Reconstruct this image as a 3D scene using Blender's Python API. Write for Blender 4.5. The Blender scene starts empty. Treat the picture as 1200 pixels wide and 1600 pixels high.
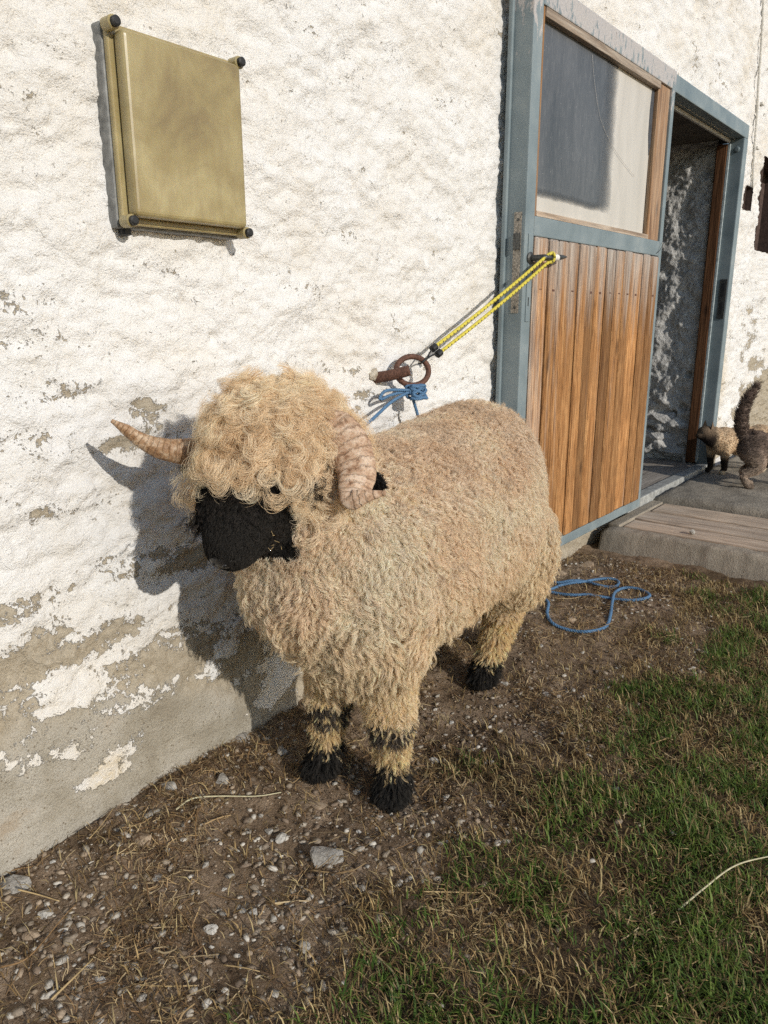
import bpy, bmesh, math, random
import numpy as np
from mathutils import Vector, Matrix

S = bpy.context.scene
COL = S.collection
rng = np.random.default_rng(7)
random.seed(7)

# ------------------------------------------------------------------ camera
# World: wall face in the plane y = 0 (wall behind it), x runs along the wall to the right, z up.
FPX = 1162.0                                        # focal length in photo pixels (1200 x 1600)
_n = np.array([15., -4420., -FPX]); _n /= np.linalg.norm(_n)
_x = np.array([985., 309., -FPX]); _x /= np.linalg.norm(_x)
_u = -_n; _x -= _u * (_x @ _u); _x /= np.linalg.norm(_x); _y = np.cross(_u, _x)
CM = np.stack([_x, _y, _u])                         # camera axes in world coordinates (columns: right, up, back)
CR, CU, CF = CM[:, 0], CM[:, 1], -CM[:, 2]
CP = np.array([0.0, -1.474, 1.12])
cam_d = bpy.data.cameras.new('camera'); cam = bpy.data.objects.new('camera', cam_d); COL.objects.link(cam)
m4 = Matrix.Identity(4)
for i in range(3):
    for j in range(3): m4[i][j] = CM[i, j]
    m4[i][3] = CP[i]
cam.matrix_world = m4
cam_d.sensor_fit = 'VERTICAL'; cam_d.sensor_height = 36; cam_d.sensor_width = 27
cam_d.lens = 36 * FPX / 1600; cam_d.clip_start = 0.02; cam_d.clip_end = 500
S.camera = cam

# ------------------------------------------------------------------ light
SUN_EL, SUN_AZ = math.radians(22.5), math.radians(-10)
L = Vector((-math.sin(SUN_AZ) * math.cos(SUN_EL), math.cos(SUN_AZ) * math.cos(SUN_EL), -math.sin(SUN_EL)))
W = bpy.data.worlds.new('World'); S.world = W; W.use_nodes = True
wn = W.node_tree; sky = wn.nodes.new('ShaderNodeTexSky'); sky.sky_type = 'NISHITA'; sky.sun_disc = False
sky.sun_elevation = SUN_EL; sky.sun_rotation = math.pi + SUN_AZ; sky.air_density = 1.0; sky.dust_density = 0.6
bg = wn.nodes['Background']; bg.inputs['Strength'].default_value = 0.115
wn.links.new(sky.outputs[0], bg.inputs['Color'])
sd = bpy.data.lights.new('sun', 'SUN'); sd.energy = 2.85; sd.angle = math.radians(0.55); sd.color = (1.0, 0.95, 0.87)
so = bpy.data.objects.new('sun', sd); COL.objects.link(so); so.rotation_euler = L.to_track_quat('-Z', 'Y').to_euler()
so.location = (0, -6, 6)
S.view_settings.view_transform = 'Standard'; S.view_settings.look = 'None'
S.view_settings.exposure = 0.12; S.view_settings.gamma = 1.0
S.render.engine = 'CYCLES'
S.cycles.use_denoising = False
S.cycles.max_bounces = 8; S.cycles.diffuse_bounces = 4; S.cycles.transparent_max_bounces = 8
S.cycles_curves.shape = 'RIBBONS'; S.cycles_curves.subdivisions = 2
S.cycles.sample_clamp_indirect = 6.0

# ------------------------------------------------------------------ pixel helpers (a pixel gives a direction; the plane it meets gives the place)
def ray(px, py): return CF * FPX + CR * (px - 600) - CU * (py - 800)
def at_y(px, py, y=0.0):
    r = ray(px, py); return CP + (y - CP[1]) / r[1] * r
def at_z(px, py, z=0.0):
    r = ray(px, py); return CP + (z - CP[2]) / r[2] * r
def at_d(px, py, d): return CP + ray(px, py) / FPX * d

# ------------------------------------------------------------------ numpy noise
def _hash(ix, iy, iz, seed):
    h = (ix.astype(np.uint32) * np.uint32(374761393) + iy.astype(np.uint32) * np.uint32(668265263)
         + iz.astype(np.uint32) * np.uint32(2246822519) + np.uint32((seed * 3266489917) & 0xffffffff))
    h = (h ^ (h >> np.uint32(13))) * np.uint32(1274126177)
    return h ^ (h >> np.uint32(16))
_G = np.array([[1,1,0],[-1,1,0],[1,-1,0],[-1,-1,0],[1,0,1],[-1,0,1],[1,0,-1],[-1,0,-1],[0,1,1],[0,-1,1],[0,1,-1],[0,-1,-1],[1,1,0],[-1,1,0],[0,-1,1],[0,-1,-1]], float)
def perlin(p, seed=0):
    p = np.asarray(p, float); f0 = np.floor(p); i0 = f0.astype(np.int64); f = p - f0
    u = f * f * f * (f * (f * 6 - 15) + 10); out = 0
    for dx in (0, 1):
        for dy in (0, 1):
            for dz in (0, 1):
                g = _G[_hash(i0[:, 0] + dx, i0[:, 1] + dy, i0[:, 2] + dz, seed) & np.uint32(15)]
                d = (g * (f - np.array([dx, dy, dz]))).sum(1)
                w = (u[:, 0] if dx else 1 - u[:, 0]) * (u[:, 1] if dy else 1 - u[:, 1]) * (u[:, 2] if dz else 1 - u[:, 2])
                out = out + w * d
    return out
def fbm(p, octv=4, seed=0, lac=2.03, gain=0.5):
    p = np.asarray(p, float); a, s, out = 1.0, 1.0, 0
    for k in range(octv):
        out = out + a * perlin(p * s + 17.3 * k, seed + k); a *= gain; s *= lac
    return out
def P3(a, b, c=None):
    a = np.asarray(a, float).ravel(); b = np.asarray(b, float).ravel()
    return np.stack([a, b, np.zeros_like(a) if c is None else np.asarray(c, float).ravel()], 1)
def sstep(a, b, x):
    t = np.clip((x - a) / (b - a), 0, 1); return t * t * (3 - 2 * t)

# ------------------------------------------------------------------ object helpers
def tag(o, label=None, cat=None, group=None, kind=None):
    if label: o['label'] = label
    if cat: o['category'] = cat
    if group: o['group'] = group
    if kind: o['kind'] = kind
    return o
def empty(name, loc, label, cat, group=None):
    o = bpy.data.objects.new(name, None); COL.objects.link(o); o.location = loc; o.empty_display_size = 0.05
    return tag(o, label, cat, group, 'thing')
def link(name, me, mat=None, parent=None, smooth=False):
    o = bpy.data.objects.new(name, me); COL.objects.link(o)
    if mat is not None:
        for mm in (mat if isinstance(mat, (list, tuple)) else [mat]): me.materials.append(mm)
    if parent is not None:
        o.parent = parent
        base = parent.location if parent.parent is None else parent.location + parent.parent.location
        o.location = -Vector(base)                    # meshes are written in world coordinates
    if smooth: me.polygons.foreach_set('use_smooth', np.ones(len(me.polygons), bool))
    return o
def mesh_from(verts, faces):
    me = bpy.data.meshes.new('m'); me.from_pydata([tuple(v) for v in verts], [], [tuple(f) for f in faces]); me.update(); return me
def big_mesh(V, Q=None, T=None):
    """fast mesh from arrays: V (n,3), Q quads (a,4), T triangles (b,3)"""
    me = bpy.data.meshes.new('m'); me.vertices.add(len(V)); me.vertices.foreach_set('co', np.asarray(V, np.float32).ravel())
    loops, starts, k = [], [], 0
    if Q is not None and len(Q): loops.append(np.asarray(Q, np.int32).ravel()); starts.append(np.arange(len(Q)) * 4); k = len(Q) * 4
    if T is not None and len(T): loops.append(np.asarray(T, np.int32).ravel()); starts.append(k + np.arange(len(T)) * 3)
    loops = np.concatenate(loops); starts = np.concatenate(starts).astype(np.int32)
    me.loops.add(len(loops)); me.loops.foreach_set('vertex_index', loops)
    me.polygons.add(len(starts)); me.polygons.foreach_set('loop_start', starts)
    me.update(calc_edges=True); me.validate(); return me
def vcol(me, name, arr):
    a = me.attributes.new(name, 'FLOAT_COLOR', 'POINT'); c = np.ones((len(arr), 4), np.float32); c[:, :3] = arr
    a.data.foreach_set('color', c.ravel())
def vflt(me, name, arr):
    a = me.attributes.new(name, 'FLOAT', 'POINT'); a.data.foreach_set('value', np.asarray(arr, np.float32).ravel())
def grid(xs, zs):
    X, Z = np.meshgrid(xs, zs); n = len(xs); i = np.arange((len(zs) - 1) * n).reshape(-1, n)[:, :-1].ravel()
    return X.ravel(), Z.ravel(), np.stack([i, i + 1, i + 1 + n, i + n], 1)
def box_me(x0, x1, y0, y1, z0, z1, bev=0.0, seg=2):
    bm = bmesh.new()
    vs = [bm.verts.new((x, y, z)) for x in (x0, x1) for y in (y0, y1) for z in (z0, z1)]
    for f in ((0, 1, 3, 2), (4, 6, 7, 5), (0, 4, 5, 1), (2, 3, 7, 6), (0, 2, 6, 4), (1, 5, 7, 3)): bm.faces.new([vs[k] for k in f])
    bmesh.ops.recalc_face_normals(bm, faces=bm.faces)
    if bev: bmesh.ops.bevel(bm, geom=list(bm.edges), offset=bev, segments=seg, affect='EDGES', profile=0.6)
    me = bpy.data.meshes.new('m'); bm.to_mesh(me); bm.free(); return me
def box(name, b, mat, parent=None, bev=0.003, seg=2): return link(name, box_me(*b, bev, seg), mat, parent)
def catmull(pts, n):
    P = np.asarray(pts, float); P = np.vstack([2 * P[0] - P[1], P, 2 * P[-1] - P[-2]]); k = len(P) - 3
    t = np.linspace(0, k - 1e-9, n); i = t.astype(int); u = (t - i)[:, None]
    a, b, c, d = P[i], P[i + 1], P[i + 2], P[i + 3]
    return 0.5 * (2 * b + (c - a) * u + (2 * a - 5 * b + 4 * c - d) * u * u + (3 * b - a - 3 * c + d) * u ** 3)
def frames(P):
    T = np.gradient(P, axis=0); T /= np.linalg.norm(T, axis=1)[:, None] + 1e-12
    a = np.array([0, 0, 1.]) if abs(T[0][2]) < .9 else np.array([1., 0, 0])
    n = np.cross(T[0], a); n /= np.linalg.norm(n); N = [n]
    for i in range(1, len(P)):
        n = N[-1] - T[i] * (N[-1] @ T[i]); N.append(n / np.linalg.norm(n))
    N = np.array(N); return T, N, np.cross(T, N)
def tube_vf(P, r, seg=8, off=0, cap=True, prof=None):
    P = np.asarray(P, float); r = np.broadcast_to(np.asarray(r, float), (len(P),)); T, N, B = frames(P)
    a = np.linspace(0, 2 * math.pi, seg, endpoint=False)
    pr = np.ones((len(P), seg)) if prof is None else prof
    V = P[:, None] + (r[:, None] * pr)[..., None] * (np.cos(a)[None, :, None] * N[:, None] + np.sin(a)[None, :, None] * B[:, None])
    V = V.reshape(-1, 3); F = []
    for i in range(len(P) - 1):
        for j in range(seg):
            k = (j + 1) % seg; F.append((off + i * seg + j, off + i * seg + k, off + (i + 1) * seg + k, off + (i + 1) * seg + j))
    if cap:
        F.append(tuple(off + j for j in range(seg))[::-1]); F.append(tuple(off + (len(P) - 1) * seg + j for j in range(seg)))
    return V, F
def tube(name, P, r, mat, parent=None, seg=8, prof=None):
    V, F = tube_vf(P, r, seg, prof=prof); return link(name, mesh_from(V, F), mat, parent, smooth=True)
def rope_me(P, r, pitch=0.022, ply=3):
    """twisted rope: ply strands wound round the path"""
    P = np.asarray(P, float); T, N, B = frames(P); s = np.concatenate([[0], np.cumsum(np.linalg.norm(np.diff(P, axis=0), axis=1))])
    V, F = [], []
    for k in range(ply):
        a = 2 * math.pi * (s / pitch + k / ply)
        Q = P + r * 0.5 * (np.cos(a)[:, None] * N + np.sin(a)[:, None] * B)
        v, f = tube_vf(Q, r * 0.62, 6, sum(len(q) for q in V)); V.append(v); F += f
    return mesh_from(np.vstack(V), F)
def resample(P, step):
    P = np.asarray(P); s = np.concatenate([[0], np.cumsum(np.linalg.norm(np.diff(P, axis=0), axis=1))])
    t = np.linspace(0, s[-1], max(4, int(s[-1] / step))); return np.stack([np.interp(t, s, P[:, k]) for k in range(3)], 1)
def lathe_vf(prof, c, axis, seg=16, off=0):
    axis = np.asarray(axis, float); axis /= np.linalg.norm(axis); a = np.array([0, 0, 1.]) if abs(axis[2]) < .9 else np.array([1., 0, 0])
    e1 = np.cross(axis, a); e1 /= np.linalg.norm(e1); e2 = np.cross(axis, e1); th = np.linspace(0, 2 * math.pi, seg, endpoint=False)
    V = np.concatenate([np.asarray(c) + axis * h + r * (np.cos(th)[:, None] * e1 + np.sin(th)[:, None] * e2) for r, h in prof]); F = []
    for i in range(len(prof) - 1):
        for j in range(seg): F.append((off + i * seg + j, off + i * seg + (j + 1) % seg, off + (i + 1) * seg + (j + 1) % seg, off + (i + 1) * seg + j))
    F.append(tuple(off + j for j in range(seg))[::-1]); F.append(tuple(off + (len(prof) - 1) * seg + j for j in range(seg)))
    return V, F
def lathe(name, prof, c, axis, mat, parent=None, seg=16): 
    V, F = lathe_vf(prof, c, axis, seg); return link(name, mesh_from(V, F), mat, parent, smooth=False)

# ------------------------------------------------------------------ material helpers
class NT:
    def __init__(s, name):
        s.m = bpy.data.materials.new(name); s.m.use_nodes = True; s.t = s.m.node_tree; s.b = s.t.nodes['Principled BSDF']; s.out = s.t.nodes['Material Output']
    def n(s, typ, **kw):
        k = s.t.nodes.new('ShaderNode' + typ)
        for a, v in kw.items(): setattr(k, a, v)
        return k
    def l(s, a, b): s.t.links.new(a, b)
    def put(s, sock, v):
        if isinstance(v, bpy.types.NodeSocket): s.l(v, sock)
        else: sock.default_value = (tuple(v) + (1,)) if (hasattr(v, '__len__') and len(v) == 3 and sock.type == 'RGBA') else v
    def coord(s, kind='Object', scale=None):
        c = s.n('TexCoord').outputs[kind]
        if scale is not None:
            mp = s.n('Mapping'); s.l(c, mp.inputs[0]); mp.inputs['Scale'].default_value = scale; c = mp.outputs[0]
        return c
    def noise(s, vec, scale, detail=4, rough=0.55, dist=0.0):
        k = s.n('TexNoise'); s.l(vec, k.inputs['Vector']); k.inputs['Scale'].default_value = scale; k.inputs['Detail'].default_value = detail
        k.inputs['Roughness'].default_value = rough; k.inputs['Distortion'].default_value = dist; return k.outputs['Fac']
    def voro(s, vec, scale, feature='F1', out='Distance'):
        k = s.n('TexVoronoi', feature=feature); s.l(vec, k.inputs['Vector']); k.inputs['Scale'].default_value = scale; return k.outputs[out]
    def ramp(s, fac, stops, interp='LINEAR'):
        k = s.n('ValToRGB'); s.l(fac, k.inputs[0]); e = k.color_ramp; e.interpolation = interp
        while len(e.elements) < len(stops): e.elements.new(0.5)
        for el, (p, c) in zip(e.elements, stops):
            el.position = p; el.color = (tuple(c) + (1,)) if hasattr(c, '__len__') else (c, c, c, 1)
        return k.outputs[0]
    def mix(s, fac, a, b, mode='MIX'):
        k = s.n('Mix', data_type='RGBA', blend_type=mode); s.put(k.inputs[0], fac); s.put(k.inputs[6], a); s.put(k.inputs[7], b); return k.outputs[2]
    def math(s, op, a, b=0.0, clamp=False):
        k = s.n('Math', operation=op); k.use_clamp = clamp; s.put(k.inputs[0], a); s.put(k.inputs[1], b); return k.outputs[0]
    def attr(s, name, out='Fac'):
        k = s.n('Attribute'); k.attribute_name = name; return k.outputs[out]
    def sepz(s, vec, ax='Z'):
        k = s.n('SeparateXYZ'); s.l(vec, k.inputs[0]); return k.outputs[ax]
    def bump(s, h, strength=0.5, dist=0.01, normal=None):
        k = s.n('Bump'); s.l(h, k.inputs['Height']); k.inputs['Strength'].default_value = strength; k.inputs['Distance'].default_value = dist
        if normal is not None: s.l(normal, k.inputs['Normal'])
        return k.outputs[0]
    def fin(s, color, rough=0.8, normal=None, spec=0.3, metal=0.0, **kw):
        s.put(s.b.inputs['Base Color'], color); s.put(s.b.inputs['Roughness'], rough); s.b.inputs['Specular IOR Level'].default_value = spec
        s.b.inputs['Metallic'].default_value = metal
        if normal is not None: s.l(normal, s.b.inputs['Normal'])
        for k, v in kw.items(): s.put(s.b.inputs[k], v)
        return s.m

# ================================================================== MATERIALS
def mat_wall():
    t = NT('limewashed_plaster'); c = t.coord()
    peel, cem = t.attr('peel'), t.attr('cement')
    n1 = t.noise(c, 45, 6, 0.65, 0.6); n2 = t.noise(c, 170, 4, 0.6); n3 = t.noise(c, 9, 5, 0.6); n4 = t.noise(c, 420, 2, 0.5)
    v = t.math('ADD', peel, t.math('MULTIPLY', t.math('SUBTRACT', n1, 0.5), 1.25))
    v = t.math('ADD', v, t.math('MULTIPLY', t.math('SUBTRACT', n2, 0.5), 0.50))
    mask = t.ramp(v, [(0.485, 0.0), (0.545, 1.0)])
    # little flecks where the wash is thin
    spots = t.ramp(t.noise(c, 95, 3, 0.7), [(0.30, 1.0), (0.345, 0.0)])
    thin = t.ramp(peel, [(0.05, 0.0), (0.38, 1.0)])
    mask = t.math('MAXIMUM', mask, t.math('MULTIPLY', spots, thin))
    white = t.ramp(n3, [(0.25, (0.745, 0.715, 0.665)), (0.5, (0.80, 0.785, 0.76)), (0.75, (0.825, 0.815, 0.80))])
    white = t.mix(t.ramp(n1, [(0.30, 0.35), (0.45, 0.0)]), white, (0.62, 0.575, 0.50))
    yel = t.attr('stain')
    white = t.mix(t.math('MULTIPLY', yel, t.ramp(n1, [(0.35, 0.3), (0.6, 1.0)])), white, (0.62, 0.50, 0.31))
    pits = t.ramp(n2, [(0.28, 1.0), (0.36, 0.0)])
    white = t.mix(t.math('MULTIPLY', pits, 0.25), white, (0.42, 0.36, 0.28))
    bare = t.ramp(n1, [(0.3, (0.34, 0.285, 0.205)), (0.5, (0.43, 0.372, 0.283)), (0.72, (0.52, 0.46, 0.365))])
    cemc = t.ramp(t.noise(c, 6, 6, 0.62, 0.4), [(0.28, (0.27, 0.235, 0.18)), (0.45, (0.37, 0.335, 0.27)), (0.6, (0.47, 0.435, 0.37)), (0.75, (0.40, 0.32, 0.23))])
    cemc = t.mix(t.ramp(t.voro(c, 70), [(0.0, 0.9), (0.12, 0.9), (0.2, 0.0)]), cemc, (0.20, 0.165, 0.12))
    cemc = t.mix(t.ramp(n4, [(0.3, 0.5), (0.45, 0.0)]), cemc, (0.22, 0.18, 0.13))
    bare = t.mix(cem, bare, cemc)
    bare = t.mix(t.ramp(n4, [(0.33, 0.35), (0.5, 0.0)]), bare, (0.18, 0.145, 0.10))
    col = t.mix(mask, white, bare)
    h = t.math('MULTIPLY', t.math('SUBTRACT', 1.0, mask), 0.45)
    h = t.math('ADD', h, t.math('MULTIPLY', n1, 0.55)); h = t.math('ADD', h, t.math('MULTIPLY', n2, 0.45)); h = t.math('ADD', h, t.math('MULTIPLY', n4, 0.14)); h = t.math('ADD', h, t.math('MULTIPLY', t.ramp(t.voro(c, 24, 'DISTANCE_TO_EDGE'), [(0., 0.), (.05, 1.)]), .06))
    return t.fin(col, 0.92, t.bump(h, 0.9, 0.011), spec=0.12)
def mat_stonework(name='rough_masonry', a=(0.46, 0.45, 0.43), b=(0.80, 0.77, 0.72)):
    t = NT(name); c = t.coord(); n = t.noise(c, 14, 8, 0.7, 0.3); n2 = t.noise(c, 70, 5, 0.65)
    col = t.ramp(n, [(0.3, a), (0.5, tuple((x + y) / 2 for x, y in zip(a, b))), (0.66, b)])
    col = t.mix(t.ramp(n2, [(0.3, 0.5), (0.5, 0.0)]), col, (0.15, 0.13, 0.11))
    return t.fin(col, 0.95, t.bump(t.math('ADD', n, t.math('MULTIPLY', n2, .5)), 0.9, 0.02), spec=0.1)
def mat_concrete(name, base=(0.33, 0.285, 0.225), gr=180):
    t = NT(name); c = t.coord(); n = t.noise(c, 5, 6, 0.6); n2 = t.noise(c, gr, 4, 0.7); n3 = t.noise(c, 40, 4, 0.6)
    d = tuple(x * 0.62 for x in base); l_ = tuple(min(1, x * 1.3) for x in base)
    col = t.ramp(n, [(0.3, d), (0.5, base), (0.7, l_)])
    col = t.mix(t.ramp(n2, [(0.34, 0.7), (0.5, 0.0), (0.62, 0.0)]), col, tuple(x * 0.4 for x in base))
    col = t.mix(t.ramp(n2, [(0.6, 0.0), (0.7, 0.5)]), col, (0.55, 0.5, 0.43))
    return t.fin(col, 0.93, t.bump(t.math('ADD', n2, n3), 0.7, 0.006), spec=0.12)
def mat_wood(name, dark, mid, light, grey=0.0, ztop=None, scale=1.0, axis='Z'):
    t = NT(name); oi = t.n('ObjectInfo'); c0 = t.n('TexCoord').outputs['Object']
    rv = t.n('CombineXYZ'); 
    for k in range(3): t.l(t.math('MULTIPLY', oi.outputs['Random'], 37.0 + 11 * k), rv.inputs[k])
    ad = t.n('VectorMath', operation='ADD'); t.l(c0, ad.inputs[0]); t.l(rv.outputs[0], ad.inputs[1])
    mp = t.n('Mapping'); t.l(ad.outputs[0], mp.inputs[0]); k = {'X': (0.045, 1, 1), 'Y': (1, 0.045, 1), 'Z': (1, 1, 0.045)}[axis]; mp.inputs['Scale'].default_value = k
    c = mp.outputs[0]
    g = t.noise(c, 55 * scale, 5, 0.6, 0.9); g2 = t.noise(c, 190 * scale, 4, 0.6, 0.4); big = t.noise(ad.outputs[0], 3.0, 3, 0.5)
    col = t.ramp(g, [(0.28, dark), (0.47, mid), (0.68, light)])
    col = t.mix(t.ramp(g2, [(0.32, 0.75), (0.48, 0.0)]), col, tuple(x * 0.35 for x in dark))
    # knots
    kc = t.n('Mapping'); t.l(ad.outputs[0], kc.inputs[0]); kc.inputs['Scale'].default_value = {'X': (0.35, 1, 1), 'Y': (1, 0.35, 1), 'Z': (1, 1, 0.35)}[axis]
    kn = t.voro(kc.outputs[0], 9.0)
    col = t.mix(t.ramp(kn, [(0.0, 0.85), (0.07, 0.75), (0.16, 0.0)]), col, tuple(x * 0.45 for x in dark))
    hsv = t.n('HueSaturation'); t.l(col, hsv.inputs['Color']); t.l(t.math('ADD', 0.60, t.math('MULTIPLY', oi.outputs['Random'], 0.95)), hsv.inputs['Value']); hsv.inputs['Saturation'].default_value = 1.0
    col = hsv.outputs[0]
    col = t.mix(t.ramp(big, [(0.42, 0.0), (0.66, 0.45)]), col, tuple(x * 0.55 for x in mid))
    gcol = t.ramp(g, [(0.3, (0.20, 0.17, 0.15)), (0.5, (0.42, 0.375, 0.33)), (0.7, (0.58, 0.53, 0.47))])
    if ztop is not None:                                # silvered by weather near the top edge and towards the lock side
        z = t.sepz(c0); x = t.sepz(c0, 'X')
        a = t.math('MULTIPLY', t.math('SUBTRACT', z, ztop - 0.42), 2.1)
        b = t.math('MULTIPLY', t.math('SUBTRACT', 2.66, x), 5.0, True)
        w = t.math('ADD', t.math('MAXIMUM', a, b), t.math('MULTIPLY', t.math('SUBTRACT', t.noise(c, 26, 4, 0.6), 0.55), 2.2))
        w = t.math('MULTIPLY', t.ramp(w, [(0.1, 0.0), (0.85, 1.0)]), 0.85)
        col = t.mix(w, col, gcol)
    elif grey: col = t.mix(t.ramp(t.noise(c, 12, 4, 0.6), [(0.3, min(1, grey + .15)), (0.7, max(0, grey - .25))]), col, gcol)
    return t.fin(col, 0.72, t.bump(t.math('ADD', g, g2), 0.6, 0.004), spec=0.25)
def mat_steel(name, flake=0.35, topz=None):
    t = NT(name); c = t.coord(scale=(1, 1, 0.35)); c2 = t.coord(); n = t.noise(c, 38, 6, 0.68, 0.4); n2 = t.noise(c2, 7, 5, 0.6); n3 = t.noise(c2, 160, 3, 0.6)
    col = t.ramp(n2, [(0.3, (0.145, 0.185, 0.20)), (0.55, (0.205, 0.25, 0.265)), (0.75, (0.27, 0.31, 0.315))])
    m = t.math('ADD', n, flake - 0.5)
    if topz is not None: m = t.math('ADD', m, t.math('MULTIPLY', t.math('SUBTRACT', t.sepz(c2), topz), 1.1))
    m = t.ramp(m, [(0.52, 0.0), (0.58, 1.0)])
    col = t.mix(m, col, t.ramp(n3, [(0.3, (0.36, 0.335, 0.32)), (0.7, (0.52, 0.49, 0.47))]))
    col = t.mix(t.ramp(t.noise(c, 21, 5, 0.7), [(0.68, 0.0), (0.74, 0.8)]), col, (0.16, 0.075, 0.035))
    return t.fin(col, t.ramp(n2, [(0.3, 0.42), (0.7, 0.62)]), t.bump(t.math('ADD', n3, t.math('MULTIPLY', m, -1.0)), 0.25, 0.002), spec=0.45)
def mat_plain(name, color, rough=0.6, metal=0.0, nz=60, amt=0.35, bump=0.15, spec=0.4, **kw):
    t = NT(name); c = t.coord(); n = t.noise(c, nz, 5, 0.62)
    col = t.ramp(n, [(0.3, tuple(x * (1 - amt) for x in color)), (0.5, color), (0.72, tuple(min(1, x * (1 + amt)) for x in color))])
    return t.fin(col, rough, t.bump(n, bump, 0.004), spec, metal, **kw)
def mat_vcol(name, attr='tint', rough=0.8, spec=0.2, transl=0.0):
    t = NT(name); col = t.attr(attr, 'Color'); t.fin(col, rough, None, spec)
    if transl:
        tr = t.n('BsdfTranslucent'); t.l(col, tr.inputs['Color']); mx = t.n('MixShader'); mx.inputs[0].default_value = transl
        t.l(t.b.outputs[0], mx.inputs[1]); t.l(tr.outputs[0], mx.inputs[2]); t.l(mx.outputs[0], t.out.inputs['Surface'])
    return t.m

M_WALL = mat_wall(); M_MASON = mat_stonework(); M_STEEL = mat_steel('blue_grey_painted_steel', 0.30); M_STEELD = mat_steel('flaking_painted_steel', 0.555, 2.10)
M_BOARD = mat_wood('weathered_board', (0.095, 0.040, 0.013), (0.315, 0.145, 0.050), (0.50, 0.275, 0.115), ztop=1.394, scale=2.2)
M_BEAD = mat_wood('glazing_bead_wood', (0.16, 0.07, 0.025), (0.34, 0.17, 0.065), (0.5, 0.31, 0.16), grey=0.25)
M_BEADH = mat_wood('bleached_bead_wood', (0.2, 0.12, 0.06), (0.42, 0.29, 0.18), (0.56, 0.45, 0.33), grey=0.5, axis='X')
M_POST = mat_wood('brown_liner_wood', (0.075, 0.030, 0.012), (0.185, 0.08, 0.033), (0.27, 0.13, 0.06))
M_PLANK = mat_wood('grey_step_plank', (0.24, 0.17, 0.115), (0.43, 0.325, 0.23), (0.56, 0.45, 0.34), grey=0.3, axis='Y')
M_SILLW = mat_wood('grey_sill_wood', (0.16, 0.13, 0.10), (0.30, 0.26, 0.21), (0.40, 0.35, 0.29), grey=0.55, axis='X')
M_CONC = mat_concrete('step_concrete'); M_SLAB = mat_concrete('pebbly_slab', (0.30, 0.265, 0.215), 110)
M_IRON = mat_plain('rusty_iron', (0.13, 0.065, 0.045), 0.75, 0.3, 140, 0.55, 0.5)
M_DARKM = mat_plain('dull_dark_metal', (0.09, 0.09, 0.085), 0.5, 0.7, 120, 0.5, 0.2)
M_LOCK = mat_plain('worn_lock_metal', (0.30, 0.27, 0.23), 0.55, 0.55, 160, 0.7, 0.3)
M_BLACK = mat_plain('black_rubber', (0.018, 0.018, 0.018), 0.55, 0, 80, 0.3, 0.1)
M_ROOM = mat_plain('dim_interior_plaster', (0.10, 0.085, 0.07), 0.95, 0, 6, 0.4, 0.4)

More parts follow.
